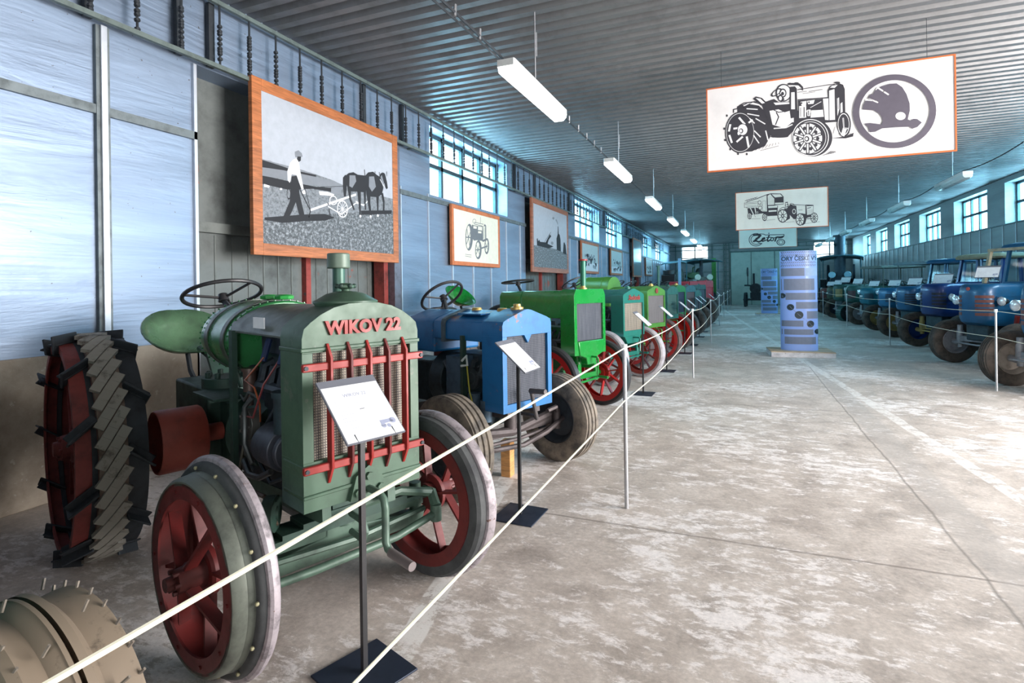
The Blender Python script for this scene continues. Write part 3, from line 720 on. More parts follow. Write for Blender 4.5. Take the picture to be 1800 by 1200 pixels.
# plough
A.line([(340, 700), (412, 845)], .014, DK); A.line([(380, 715), (412, 840)], .010, DK); A.line([(412, 842), (400, 880), (430, 870)], .016, DK)
A.line([(415, 838), (520, 800), (690, 740)], .026, LT); A.line([(415, 848), (560, 815)], .010, MD); A.line([(520, 815), (600, 860), (690, 790), (740, 800)], .014, LT)
A.ring((607, 828), 33, 52, .14, LT)
for q in range(0, 180, 30):
    t = math.radians(q); A.line([(607-30*math.cos(t), 828-48*math.sin(t)), (607+30*math.cos(t), 828+48*math.sin(t))], .007, LT)
A.ring((552, 778), 24, 28, .2, LT); A.line([(525, 830), (530, 870)], .016, DK); A.line([(690, 780), (735, 805), (770, 770)], .016, LT); A.line([(400, 705), (640, 690), (760, 640)], .006, DK)
# horses
A.poly([(628, 630), (650, 612), (680, 606), (705, 620), (755, 625), (758, 700), (740, 725), (700, 722), (660, 722), (640, 700)], DK)
A.poly([(615, 640), (630, 622), (640, 640), (636, 700), (630, 752), (618, 755), (613, 700)], DK)
for p in ([(640, 700), (662, 715), (660, 760), (682, 830), (674, 834), (652, 775)], [(700, 715), (722, 715), (720, 800), (718, 865), (710, 865), (706, 790)], [(738, 700), (756, 700), (750, 780), (752, 830), (744, 830)]): A.poly(p, DK)
A.poly([(752, 625), (770, 605), (800, 600), (822, 618), (838, 628), (846, 610), (858, 603), (868, 606), (874, 614), (884, 660), (888, 695), (880, 704), (873, 692), (868, 668), (862, 668), (860, 700), (850, 735), (825, 752), (780, 750), (756, 740)], DK)
for p in ([(756, 735), (780, 745), (778, 790), (786, 868), (774, 868), (764, 800)], [(815, 745), (832, 745), (828, 800), (826, 862), (818, 862), (818, 800)], [(845, 730), (858, 725), (866, 775), (864, 830), (856, 852), (852, 842), (856, 785)]): A.poly(p, DK)
A.poly([(655, 625), (690, 625), (695, 660), (670, 700), (652, 690)], MD); A.poly([(775, 630), (805, 628), (815, 690), (790, 720), (772, 690)], MD); A.poly([(845, 630), (853, 618), (866, 668), (858, 690)], MD)
A.line([(748, 590), (750, 640)], .012, DK); A.line([(812, 598), (812, 625)], .010, DK); A.line([(838, 602), (842, 632)], .010, DK); A.line([(884, 598), (884, 625)], .008, DK); A.line([(842, 645), (866, 690)], .010, LT)
for q in ((715, 868), (778, 868), (822, 862)): A.ell(q, 6, 8, LT)
A.build('printed_photograph', [BW_SKY, BW_MID, BW_DK, BW_LT, BW_FIELD, BW_GRASS], r, mt)

def small_tractor(A, K=0, Wh=1):
    """sketch of a vintage tractor inside the frame of the crop 960 x 1200"""
    A.ell((390, 640), 62, 235, K); A.ell((375, 640), 34, 200, Wh); A.line([(350, 500), (400, 780)], .02, K); A.line([(350, 760), (410, 540)], .02, K); A.line([(335, 640), (420, 650)], .02, K); A.ell((376, 640), 10, 30, K)
    A.poly([(430, 420), (520, 440), (620, 445), (640, 400), (665, 430), (672, 690), (620, 720), (600, 700), (520, 690), (470, 700), (430, 640)], K)
    A.poly([(455, 440), (510, 450), (510, 490), (455, 485)], Wh); A.poly([(530, 450), (600, 455), (600, 520), (530, 510)], Wh); A.poly([(535, 530), (590, 535), (590, 570), (535, 565)], Wh)
    A.poly([(470, 375), (620, 410), (605, 440), (465, 405)], Wh); A.line([(470, 375), (620, 408)], .012, K); A.line([(465, 405), (605, 440)], .012, K); A.line([(568, 285), (568, 390)], .012, K)
    A.ring((468, 355), 30, 40, .18, K); A.poly([(612, 450), (650, 440), (655, 660), (620, 680)], Wh)
    for i in range(5): A.line([(618+8*i, 460), (620+8*i, 660)], .006, K)
    A.ell((545, 855), 52, 165, K); A.ell((535, 855), 32, 130, Wh); A.line([(510, 780), (562, 930)], .018, K); A.line([(512, 930), (560, 780)], .018, K); A.line([(503, 860), (568, 852)], .018, K); A.ell((536, 856), 10, 26, K)
    A.ell((682, 790), 38, 140, K); A.ell((678, 790), 22, 105, Wh); A.line([(660, 740), (698, 850)], .014, K); A.line([(662, 850), (696, 740)], .014, K); A.line([(590, 830), (690, 790)], .03, K)
    A.line([(330, 940), (430, 950)], .008, K); A.line([(330, 970), (430, 985)], .008, K)
SQ = [(118, 135), (860, 320), (880, 1100), (155, 1055)]
r, mt, w, h = picture(8.28, 10.3, 1.88, 2.92, .0, .07, 'framed ink drawing of a vintage tractor on pale yellow paper under the window', M_CREAM, paint((.55, .17, .06), .45, 0, .2), XL+.05)
A = Art(SQ, w, h); small_tractor(A); A.build('printed_drawing', [flat((.16, .18, .2), .6), M_CREAM], r, mt)
r, mt, w, h = picture(12.0, 14.95, 1.83, 3.56, .0, .12, 'large wood-framed photograph of a smoking steam engine on a field', BW_SKY, M_WOOD2, XL+.12)
A = Art([(135, 110), (632, 298), (622, 1080), (100, 1048)], w, h)
A.poly([(110, 720), (300, 745), (460, 780), (625, 850), (622, 1080), (100, 1048)], 4)
A.poly([(165, 630), (178, 615), (185, 660), (205, 640), (215, 670), (300, 680), (370, 560), (390, 590), (350, 640), (330, 700), (420, 740), (340, 770), (165, 725)], 2)
A.poly([(470, 620), (490, 560), (495, 445), (503, 445), (505, 550), (520, 570), (530, 640), (530, 810), (468, 790)], 2); A.poly([(575, 690), (585, 670), (605, 720), (615, 860), (560, 840)], 2)
A.poly([(495, 430), (478, 380), (462, 350), (480, 345), (498, 400)], 1); A.ell((432, 330), 16, 18, 1); A.line([(270, 690), (385, 530)], .012, 2); A.ell((400, 690), 20, 24, 1)
A.build('printed_photograph', [BW_SKY, BW_MID, BW_DK, BW_LT, BW_FIELD], r, mt)
def scribble(A, seed):
    rnd = random.Random(seed)
    A.poly([(.0, .72), (1, .68), (1, 1), (0, 1)], 1)
    for i in range(26):
        x = rnd.uniform(.15, .85); y = rnd.uniform(.35, .8); A.poly([(x, y), (x+rnd.uniform(.03, .12), y+rnd.uniform(-.03, .03)), (x+rnd.uniform(.02, .1), y+rnd.uniform(.05, .2)), (x-.02, y+rnd.uniform(.03, .15))], 2 if i % 2 else 0)
U = [(0, 0), (1, 0), (1, 1), (0, 1)]
M_PALE = flat((.50, .58, .58), .45)
for (a, b, z0, z1, lab, sd, pm, wm) in ((16.6, 18.85, 1.88, 2.9, 'small framed grey print of machinery below the second left window', 3, M_PALE, paint((.5, .16, .07), .45, 0, .2)),
        (20.8, 23.05, 1.88, 2.9, 'small framed print of machinery below the third left window', 4, M_PALE, paint((.45, .16, .07), .45, 0, .2)),
        (25.2, 27.5, 1.85, 3.64, 'tall framed dark glossy picture filling the far left door bay', 5, flat((.20, .27, .30), .15), M_WOOD2),
        (29.3, 31.6, 1.95, 2.9, 'small framed pale print furthest down the left wall', 6, M_PALE, M_WOOD2)):
    r, mt, w, h = picture(a, b, z0, z1, 0, .08, lab, pm, wm, XL+(.12 if z1 > 3 else .05))
    if sd != 5:
        A = Art(U, w, h); scribble(A, sd); A.build('printed_drawing', [BW_MID, BW_LT, BW_DK], r, mt)

#%%TRACTORS
# ------------------------------------------------------------------ wheels (axis along local y, s = +1 / -1 points outboard)
def fix(prof, s): return [(r, t*s) for r, t in prof]
def hub(R, s, mat, par, out=.09, r=.06):
    m = MB(); m.lathe(fix([(.001, out+.05), (r*.45, out+.05), (r*.5, out+.02), (r*.8, out+.015), (r*.85, out-.02), (r, out-.03), (r*1.05, -.05), (.001, -.05)], s), n=18)
    for i in range(6):
        t = 2*PI*i/6; m.cyl((r*.7*math.cos(t), (out+.01)*s, r*.7*math.sin(t)), (r*.7*math.cos(t), (out+.03)*s, r*.7*math.sin(t)), .009, n=6)
    return m.build('hub', mat, par)
def spokes(n, r0, r1, s, mat, par, w=.04, t=.012, cone=.05):
    for i in range(n):
        a = 2*PI*i/n+.2; off = (.06 if i % 2 else -.02)*s
        p0 = (r0*math.cos(a), off+cone*s*.3, r0*math.sin(a)); p1 = (r1*math.cos(a), .02*s, r1*math.sin(a))
        MB().bar(p0, p1, w, t, (-math.sin(a), 0, math.cos(a))).build('spoke', mat, par)
def wheel_wikov_front(par, x, y, s, R=.425):
    red = M_RED
    f_ = .72 if s < 0 else .35
    m = MB(); m.lathe(fix([(.345, .10*f_), (.285, .10*f_), (.285, .088*f_), (.335, .084*f_), (.338, -.07), (.33, -.08), (.285, -.08), (.285, -.09), (.345, -.09)], s), n=56, closed=True)
    for i in range(10):
        t = 2*PI*i/10; m.cyl((.315*math.cos(t), .095*s*f_, .315*math.sin(t)), (.315*math.cos(t), .108*s*f_, .315*math.sin(t)), .008, n=6)
    w = m.build('front_wheel', red, par, loc=(x, y, R))
    if s < 0:
      m = MB(); m.lathe(fix([(.335, .072), (.352, .072), (.362, .060), (.366, .025), (.360, .026), (.366, .02), (.372, .0)], s), n=56); m.build('steel_band', paint((.13, .145, .12), .45, .35, .5, (.30, .31, .22), 6), w)
    m = MB(); td = 0 if s < 0 else .06
    m.lathe(fix([(.34, .0+td), (.385, .0+td), (.395, -.004+td), (.405, -.02+td), (.405, -.065), (.39, -.080), (.34, -.082)], s), n=56, closed=True)
    m.build('tyre', rubber_mat((.03, .032, .035), (.07, .075, .075), .4), w)
    m = MB(); m.lathe(fix([(.40, -.022+td), (.417, -.026+td), (.425, -.036+td), (.425, -.052+td*.7), (.417, -.064+td*.7), (.40, -.068+td*.7)], s), n=64)
    m.build('steel_tread', paint((.36, .32, .34), .5, .4, .5, (.16, .08, .06), 16, bump=.3), w)
    for i in range(14):
        t = 2*PI*i/14; MB().ball((.385*math.cos(t), (.004+td)*s, .385*math.sin(t)), .008, 4).build('rivet', paint((.35, .33, .2), .5, .3, .3), w)
    spokes(8, .05, .30, s, red, w, .045, .012)
    m = MB(); m.lathe(fix([(.001, .02), (.085, .02), (.095, .01), (.095, -.01), (.001, -.01)], s), n=24); m.build('hub_plate', red, w)
    hub(R, s, paint((.10, .02, .018), .45, .1, .4), w, .10, .055); w.rotation_euler = (0, 0, math.radians(6))
    return w
def wheel_band(par, x, y, s, R, w, tyre, red, n=10, disc=False, name='front_wheel'):
    """spoked wheel with a solid tyre"""
    m = MB(); ri = R*.80
    m.lathe(fix([(ri-.03, w/2), (ri+.03, w/2), (ri+.03, -w/2), (ri-.03, -w/2), (ri-.03, -w/2+.012), (ri+.012, -w/2+.014), (ri+.012, w/2-.014), (ri-.03, w/2-.012)], s), n=48, closed=True)
    if disc: m.lathe(fix([(.05, .03), (ri*.5, .05), (ri, .0), (ri, -.01), (.05, .01)], s), n=40)
    o = m.build(name, red, par, loc=(x, y, R))
    m = MB(); m.lathe(fix([(ri+.03, w/2-.006), (R-.02, w/2-.004), (R, w/2-.02), (R, -w/2+.02), (R-.02, -w/2+.004), (ri+.03, -w/2+.006)], s), n=56); m.build('tyre', tyre, o)
    if not disc: spokes(n, .05, ri, s, red, o, .045, .014)
    hub(R, s, red, o, .07, .07)
    m = MB(); m.lathe(fix([(.001, .03), (.11, .03), (.11, -.01), (.001, -.01)], s), n=20); m.build('hub_plate', red, o)
    return o
def wheel_pneu(par, x, y, s, R, w, tyre, rimc, name='front_wheel', ribs=3, blocks=0, steer=0):
    h = w/2; k = []
    k += [(R*.58, h*.72), (R*.66, h*.95), (R*.80, h), (R*.90, h*.94), (R*.965, h*.80)]
    for i in range(ribs):
        a = h*.72-(2*h*.72)*i/ribs; b = h*.72-(2*h*.72)*(i+1)/ribs; k += [(R*.97, a), (R, a-.006), (R, b+.010), (R*.97, b+.006)]
    k += [(R*.965, -h*.80), (R*.90, -h*.94), (R*.80, -h), (R*.66, -h*.95), (R*.58, -h*.72)]
    m = MB(); m.lathe(fix([(R*.60, h*.60), (R*.56, h*.70), (R*.53, h*.70), (R*.50, h*.45), (R*.46, h*.25), (R*.18, h*.30), (R*.12, h*.30), (.001, h*.3), (.001, h*.15), (R*.16, h*.15), (R*.44, h*.1), (R*.5, -h*.5), (R*.56, -h*.7), (R*.60, -h*.6)], s), n=36)
    o = m.build(name, rimc, par, loc=(x, y, R)); o.rotation_euler = (0, 0, steer)
    m = MB(); m.lathe(fix(k, s), n=64)
    if blocks:
        for i in range(blocks):
            for sd in (1, -1):
                a = 2*PI*(i+(.5 if sd > 0 else 0))/blocks
                ca, sa = math.cos(a), math.sin(a); cb, sb = math.cos(a+.12), math.sin(a+.12)
                m.bar((R*.985*ca, sd*h*.93, R*.985*sa), (R*.995*cb, sd*h*.1, R*.995*sb), .035*R/.4, .03*R/.4, (ca, 0, sa))
    m.build('tyre', tyre, o)
    m = MB()
    for i in range(6):
        t = 2*PI*i/6; m.cyl((R*.28*math.cos(t), h*.25*s, R*.28*math.sin(t)), (R*.28*math.cos(t), h*.4*s, R*.28*math.sin(t)), .011, n=6)
    m.cyl((0, h*.2*s, 0), (0, h*.75*s, 0), R*.13, R*.11, 16); m.build('hub', rimc, o)
    return o

def bowl_seat(par, x, y, z, mat, w=.22, d=.22):
    m = MB(); rings = []
    # seat pan: shallow dish with a raised back rim (back towards -x)
    nseg = 28; grid = []
    for i in range(7):
        f = i/6; ring = []
        for k in range(nseg):
            a = 2*PI*k/nseg; rr = f
            px = -d*rr*math.cos(a); py = w*rr*math.sin(a); 
            lift = .02*f**2 + (.25*max(0, (1+math.cos(a)*1.15)/2)**1.3*f**2.4) + .035*abs(math.sin(a))*f**3
            ring.append(m.bm.verts.new((x+px, y+py, z+lift)))
        grid.append(ring)
    for r0, r1 in zip(grid, grid[1:]):
        for k in range(nseg): m.face((r0[k], r0[(k+1) % nseg], r1[(k+1) % nseg], r1[k]))
    bmesh.ops.remove_doubles(m.bm, verts=grid[0], dist=.001)
    o = m.build('seat', mat, par); sol = o.modifiers.new('thick', 'SOLIDIFY'); sol.thickness = .012
    m = MB(); m.tube([(x, y, z), (x+.06, y, z-.12), (x+.22, y, z-.22), (x+.38, y, z-.26)], .018, 6); m.build('seat_spring', M_IRON, par)
    return o
def steering_wheel(par, c, r, tilt, end, mat=None):
    mat = mat or M_BLACK
    m = MB(); M = Matrix.Translation(c) @ Matrix.Rotation(tilt, 4, 'Y')
    pts = [M @ Vector((r*math.cos(2*PI*i/40), r*math.sin(2*PI*i/40), 0)) for i in range(40)]
    rings = []
    for i, p in enumerate(pts):
        rad = (p-Vector(c)).normalized(); ax = M.to_3x3() @ Vector((0, 0, 1))
        rings.append([m.bm.verts.new(p+rad*.013*math.cos(q)+ax*.013*math.sin(q)) for q in [2*PI*k/8 for k in range(8)]])
    rings.append(rings[0]); m._bridge(rings, False)
    o = m.build('steering_wheel', mat, par)
    m = MB(); cc = M @ Vector((0, 0, -.05)); m.cyl(cc, M @ Vector((0, 0, .0)), .035, .028, 12)
    for k in range(3):
        a = 2*PI*k/3+.5; m.tube([M @ Vector((.02*math.cos(a), .02*math.sin(a), -.025)), M @ Vector(((r-.01)*math.cos(a), (r-.01)*math.sin(a), 0))], .009, 6)
    m.build('wheel_spider', mat, o)
    m = MB(); m.tube([cc, end], .018, 8); m.build('steering_column', M_IRON, par)
    return o

def outline(shape, hw, z0, zs, zp, n=12):
    """(y, z) outline of a radiator: bottom z0, shoulders zs, crown zp"""
    if shape == 'arch':
        top = []
        for i in range(n+1):
            a = PI*i/n; yy = hw*math.cos(a); 
            e = 1-abs(yy/hw)**2.6; top.append((yy, zs+(zp-zs)*e))
        top = [(hw, zs-.03)]+top[1:-1]+[(-hw, zs-.03)]
    elif shape == 'peak':
        top = [(hw, zs-.03), (hw-.012, zs), (hw-.05, zs+.018), (.04, zp-.006), (0, zp), (-.04, zp-.006), (-hw+.05, zs+.018), (-hw+.012, zs), (-hw, zs-.03)]
    elif shape == 'box':
        top = [(hw, zs), (hw-.05, zp), (-hw+.05, zp), (-hw, zs)]
    else:
        top = [(hw, zs-.04), (hw-.012, zs-.012), (hw-.04, zp), (-hw+.04, zp), (-hw+.012, zs-.012), (-hw, zs-.04)]
    return [(-hw, z0)]+[(hw, z0)]+top
def radiator(par, c, body, mcore):
    """shell with recessed core; faces +x"""
    hw, z0, z1, zs, zp, xf, dp = c['hw'], c['z0'], c['gz1'], c['zs'], c['zp'], c['xf'], c['dp']; gz0 = c['gz0']; g = c.get('rim', .045)
    o = outline(c['shape'], hw, z0, zs, zp)
    topo = [(-hw, z1), (hw, z1)]+o[2:]
    m = MB(); m.prism(topo, xf-dp, xf)
    m.box(xf-dp, xf, -hw, -hw+g, gz0, z1); m.box(xf-dp, xf, hw-g, hw, gz0, z1)
    bt = c.get('taper', 0)
    m.prism([(-hw+bt, z0), (hw-bt, z0), (hw, z0+(.06 if bt else .001)), (hw, gz0), (-hw, gz0), (-hw, z0+(.06 if bt else .001))], xf-dp, xf)
    m.box(xf-dp, xf-dp+.02, -hw+g, hw-g, gz0, z1)
    sh = m.build('radiator_shell', body, par, bevel=.010, seg=3)
    MB().box(xf-.05, xf-.022, -hw+g, hw-g, gz0, z1).build('radiator_core', mcore, sh)
    return sh
def hood(par, c, body, x0, x1, zl, name='hood'):
    hw, zs, zp = c['hw']-.012, c['zs'], c['zp']-.015
    o = outline(c['shape'], hw, zl, zs-.01, zp)
    m = MB(); m.prism(o, x0, x1)
    return m.build(name, body, par, bevel=.008)
def engine(par, hw, zt, x0, x1, mats=None, seed=1):
    rnd = random.Random(seed); a, b = mats or (M_ENG, M_ENG2); hw = hw*.78
    m = MB(); m.box(x0+.05, x1, -hw*.62, hw*.62, .55, zt-.12); m.box(x0, x1-.05, -hw*.8, hw*.8, .5, .72); m.prism([(-hw*.5, .40), (hw*.5, .40), (hw*.8, .52), (-hw*.8, .52)], x0, x1-.06)
    m.build('engine_block', a, par, bevel=.012)
    m = MB()
    for s in (-1, 1):
        for k in range(4):
            xx = x1-.08-k*.11; m.tube([(xx, s*hw*.55, zt-.15), (xx, s*hw*.8, zt-.17), (xx-.02, s*hw*.85, zt-.26)], .02, 6)
        m.tube([(x1-.05, s*hw*.85, zt-.27), (x0+.1, s*hw*.85, zt-.27), (x0+.02, s*hw*.8, zt-.2)], .028, 8)
        m.cyl((x1-.18, s*hw*.62, .78), (x1-.18, s*hw*.98, .78), .085, n=20); m.cyl((x1-.18, s*hw*.9, .78), (x1-.18, s*hw*1.02, .78), .05, n=14)
        m.cyl((x1-.17, s*hw*.75, .84), (x1-.17, s*hw*.75, zt-.3), .05, n=16)
        for k in range(7): m.cyl((x0+.1+k*.07, s*hw*.6, .62), (x0+.1+k*.07, s*hw*.68, .62), .012, n=6)
        m.tube([(x1-.1, s*hw*.9, .66), (x1-.25, s*hw, .60), (x0+.15, s*hw*.95, .68), (x0+.05, s*hw*.9, .9)], .009, 6)
        m.tube([(x1-.15, s*hw*.7, zt-.2), (x1-.22, s*hw*.95, zt-.35), (x1-.35, s*hw*.9, .85)], .008, 6)
    m.build('manifold_and_pump', b, par)
    m = MB(); m.cyl((x0+.02, 0, .72), (x0-.12, 0, .72), .23, .25, 28); m.build('clutch_housing', a, par, bevel=.01)

def tractor_label(d): return d
def vintage(c):
    r = empty('vintage_tractor', (c['pos'][0], c['pos'][1], 0), math.radians(c.get('head', -21.5)), c['label'], 'tractor', 'old tractors parked along the left wall')
    body, red = c['body'], c.get('red', M_RED); R = c['R']; wb = c.get('wb', 1.65)
    radiator(r, c, body, c['core'])
    hood(r, c, body, -.62, c['xf']-c['dp']-.004, c['zl'])
    if c.get('panel'):
        for s in (-1, 1):
            MB().box(-.62, c['xf']-c['dp'], s*c['hw']-.008, s*c['hw']+.0, c['panel'], c['zl']).build('side_panel', body, r)
    engine(r, c['hw'], c['zl'], -.6, c['xf']-c['dp']-.02, c.get('emats'), seed=int(c['pos'][1]*10))
    m = MB(); m.box(-1.25, -.6, -.13, .13, .5, .86); m.box(-wb-.2, -1.2, -.2, .2, .42, .92); m.cyl((-wb, -.62, c['RR']), (-wb, .62, c['RR']), .075, n=16); m.cyl((-wb, -.3, c['RR']), (-wb, .3, c['RR']), .13, n=16)
    m.build('gearbox', c.get('gear', M_ENG), r, bevel=.015)
    m = MB(); m.bar((-.7, -.16, .50), (c['xf']-.05, -.16, .55), .04, .07); m.bar((-.7, .16, .50), (c['xf']-.05, .16, .55), .04, .07)
    m.build('chassis_rail', c.get('axc', body), r)
    t = c.get('track', .53); s_ = 1
    m = MB(); m.bar((0, -t+.1, R), (0, t-.1, R), .05, .06); m.cyl((0, 0, R), (0, 0, c['z0']+.02), .05, n=12); m.tube([(.06, -t+.12, R-.04), (.09, 0, R-.05), (.06, t-.12, R-.04)], .014, 6)
    for s in (-1, 1): m.cyl((0, s*(t-.13), R-.08), (0, s*(t-.13), R+.08), .03, n=10); m.tube([(0, s*(t-.13), R+.02), (.0, s*t, R)], .03, 8)
    m.build('front_axle', c.get('axc', body), r)
    kind = c.get('fw', 'band')
    for s in (-1, 1):
        if kind == 'band': wheel_band(r, 0, s*t, s, R, c.get('fww', .12), c.get('tyre', M_RUBBER2), red, c.get('nsp', 10))
        elif kind == 'disc': wheel_band(r, 0, s*t, s, R, c.get('fww', .12), c.get('tyre', M_RUBBER2), red, disc=True)
        elif kind == 'pneu': wheel_pneu(r, 0, s*t, s, R, c.get('fww', .19), c.get('tyre', M_RUBBER), c.get('rimc', M_IRON), steer=c.get('steer', 0), blocks=c.get('blocks', 0))
        elif kind == 'wikov': wheel_wikov_front(r, 0, .505 if s > 0 else -.575, s, R)
    RR = c['RR']
    if c.get('rw', 1):
        for s in (-1, 1):
            if c.get('rwk') == 'pneu': wheel_pneu(r, -wb, s*.62, s, RR, .3, M_RUBBER2, red, 'rear_wheel', 2, 18)
            elif c.get('rwk') == 'lug': lug_wheel(r, -wb, s*.685, s, RR)
            else: wheel_band(r, -wb, s*.62, s, RR, .24, c.get('rtyre', M_IRON), red, 10, name='rear_wheel')
    if c.get('seat', 1): bowl_seat(r, -wb-.35, c.get('seaty', 0), c.get('seatz', 1.08), c.get('seatm', body))
    sw = c.get('sw', (-1.25, .0, 1.5)); steering_wheel(r, sw, c.get('swr', .2), c.get('swt', -.5), (-.7, 0, 1.1))
    if c.get('tank', 1):
        m = MB(); o = outline(c['shape'], c['hw']-.02, c['zl']-.12, c['zs']-.01, c['zp']-.02); m.prism(o, -1.02, -.625); m.build('fuel_tank', c.get('tankm', body), r, bevel=.02, seg=3)
    m = MB(); m.lathe([(.001, .05), (.028, .05), (.032, .03), (.05, .025), (.05, 0)], (c['xf']-c['dp']/2, 0, c['zp']-.012), (0, 0, 1), 16); m.build('radiator_cap', M_BRASS if c.get('brass') else body, r)
    if c.get('stack'):
        sx, sy, sz, sr, cm = c['stack']; m = MB(); m.cyl((sx, sy, c['zp']-.05), (sx, sy, sz), sr, n=16); o = m.build('exhaust_stack', c.get('stackm', body), r)
        m = MB(); m.cyl((sx, sy, sz-.005), (sx, sy, sz+.015), sr*1.6, n=16); m.build('rain_cap', cm, o)
    if c.get('crank'):
        xf = c['xf']; z = c['z0']-.03; pts = [(xf-.05, 0, z), (xf+.09, 0, z), (xf+.1, .0, z-.02), (xf+.1, -.01, z-.2), (xf+.12, -.01, z-.22), (xf+.24, -.01, z-.22)]
        m = MB(); m.tube(pts, .012, 8); m.cyl(pts[-2], pts[-1], .016, n=10); m.build('starting_crank', c.get('axc', body), r)
    return r
def lug_wheel(par, x, y, s, R):
    red = paint((.20, .035, .03), .5, .05, .4)
    Rt = R-.01; w = .10
    m = MB(); m.lathe(fix([(Rt-.03, .15), (Rt-.07, .15), (Rt-.07, .14), (Rt-.035, .135), (Rt-.035, -.105), (Rt-.1, -.11), (Rt-.1, -.12), (Rt-.03, -.12)], s), n=48, closed=True)
    m.lathe(fix([(.06, .0), (.36, .04), (.46, .0), (Rt-.04, -.02), (Rt-.04, -.035), (.46, -.02), (.36, .02), (.06, -.02)], s), n=40)
    o = m.build('rear_wheel', red, par, loc=(x, y, R))
    # tread shod with slanting blocks
    m = MB(); m.lathe(fix([(Rt-.03, w*.6), (Rt, w*.6), (Rt, -w*.6), (Rt-.03, -w*.6)], s), n=64, closed=True)
    m.build('tread_band', paint((.17, .125, .10), .8, .1, .5, None, 10), o)
    m = MB(); n = 40
    for i in range(n):
        a = 2*PI*i/n; b = a+.30
        for q in range(4):
            q0, q1 = q/4, (q+1)/4; aa, bb = a+.30*q0, a+.30*q1
            m.bar(((Rt+.004)*math.cos(aa), w*.6*s*(1-2*q0), (Rt+.004)*math.sin(aa)), ((Rt+.004)*math.cos(bb), w*.6*s*(1-2*q1), (Rt+.004)*math.sin(bb)), .048, .022, (math.cos((aa+bb)/2), 0, math.sin((aa+bb)/2)))
    m.build('tread_blocks', rubber_mat((.085, .07, .06), (.27, .255, .22), .9), o)
    m = MB(); m.lathe(fix([(Rt-.05, -w*.62), (Rt-.028, -w*.62), (Rt-.028, -w*1.55), (Rt-.05, -w*1.55)], s), n=56, closed=True)
    m.lathe(fix([(Rt-.05, w*.62), (Rt-.028, w*.62), (Rt-.028, w*.85), (Rt-.05, w*.85)], s), n=56, closed=True)
    m.build('outer_ring', M_IRON, o)
    n = 11
    for i in range(n):
        for side in (1, -1):
            a = 2*PI*(i+(.5 if side > 0 else 0))/n+.1; ca, sa = math.cos(a), math.sin(a); m = MB()
            y0 = s*side*w*.62; y1 = s*side*(w*(1.8 if side > 0 else 1.7)); rr = Rt-.02; b = a-.16
            p0 = Vector((rr*ca, y0, rr*sa)); p1 = Vector(((rr-.005)*math.cos(b), y1, (rr-.005)*math.sin(b)))
            m.bar(p0, p1, .012, .10, (ca, 0, sa)); 
            m.bar(p0+Vector((.02*-sa, 0, .02*ca)), p1+Vector((.02*-sa, 0, .02*ca)), .05, .010, (ca, 0, sa))
            m.build('grouser', M_IRON, o, bevel=.004)
    m = MB()
    for i in range(10):
        a = 2*PI*i/10; m.bar((.1*math.cos(a), .06*s, .1*math.sin(a)), ((Rt-.06)*math.cos(a+.12), .02*s, (Rt-.06)*math.sin(a+.12)), .05, .014, (-math.sin(a), 0, math.cos(a)))
    m.build('spokes', red, o)
    hub(R, s, red, o, .12, .085)
    return o

# --- the nearest complete tractor, green-grey with red letters
G_W = paint((.052, .105, .066), .38, .05, .25, (.10, .13, .10), 7); G_OL = paint((.07, .09, .072), .3, .1, .3); G_BR = paint((.03, .20, .06), .22, .1, .3, (.18, .26, .18), 5, coat=.3); G_DK = paint((.025, .06, .045), .45, .1, .4)
c = dict(pos=(-1.70, 2.05), label='green-grey vintage tractor with raised red lettering and red-barred grille, nearest complete one', body=G_W, core=M_CORE_W, hw=.283, z0=.60, gz0=.80, gz1=1.24, zs=1.33, zp=1.44, xf=.20, dp=.20,
         shape='arch', zl=1.30, R=.425, fw='wikov', RR=.63, rwk='lug', wb=1.63, track=.53, seat=0, tank=0, sw=(-1.58, .02, 1.475), swr=.235, swt=-.38, axc=paint((.06, .11, .08), .4, .1, .35), crank=0, gear=G_DK, emats=(paint((.02, .035, .045), .4, .35, .5, None, 14), paint((.045, .06, .075), .35, .5, .4, None, 14)))
r = vintage(c); wk = r
for o in r.children:
    if o.name.startswith('hood'): o.data.materials[0] = G_OL
text_mesh('WIKOV 22', .076, M_REDB, [o for o in r.children if o.name.startswith('radiator_shell')][0], frame_matrix((.205, .0, 1.335), (0, 1, 0), (0, 0, 1)), 'lettering', .006, .0035, 1.04)
for z in (1.185, .775):
    gr = MB().bar((.218, -.292, z), (.218, .292, z), .02, .032).build('grille_crossbar', M_REDB, r, bevel=.004)
    for s in (-1, 1): MB().cyl((.226, s*.28, z), (.234, s*.28, z), .009, n=8).build('bolt', M_IRON, gr)
for k in range(5):
    y = -.175+k*.092; m = MB(); m.prism_y([(.205, 1.275), (.24, 1.22), (.24, .77), (.205, .70), (.20, .70), (.20, 1.275)], y-.006, y+.006); m.build('grille_bar', M_RED if k % 2 else M_REDB, r, bevel=.002)
m = MB(); m.prism([(-.287, .76), (.287, .76), (.287, .79), (-.287, .79)], .02, .207); m.build('shell_moulding', G_W, r, bevel=.004); m = MB(); m.prism([(-.287, .655), (.287, .655), (.287, .67), (.07, .672), (.0, .70), (-.07, .672), (-.287, .67)], .02, .208)
m.build('shell_moulding', G_W, r, bevel=.004); m = MB(); m.prism([(-.29, 1.245), (.29, 1.245), (.29, 1.262), (-.29, 1.262)], .0, .206); m.build('shell_moulding', G_W, r, bevel=.004)
m = MB(); m.lathe([(.13, -.03), (.132, 0), (.142, .012), (.142, .02), (.125, .028), (.085, .052), (.045, .062), (.02, .064)], (.045, 0, 1.425), (0, 0, 1), 36); m.lathe([(.018, .06), (.02, .072), (.04, .08), (.04, .09), (.02, .10), (.001, .10)], (.045, 0, 1.425), (0, 0, 1), 14)
m.build('filler_dome', G_W, r)
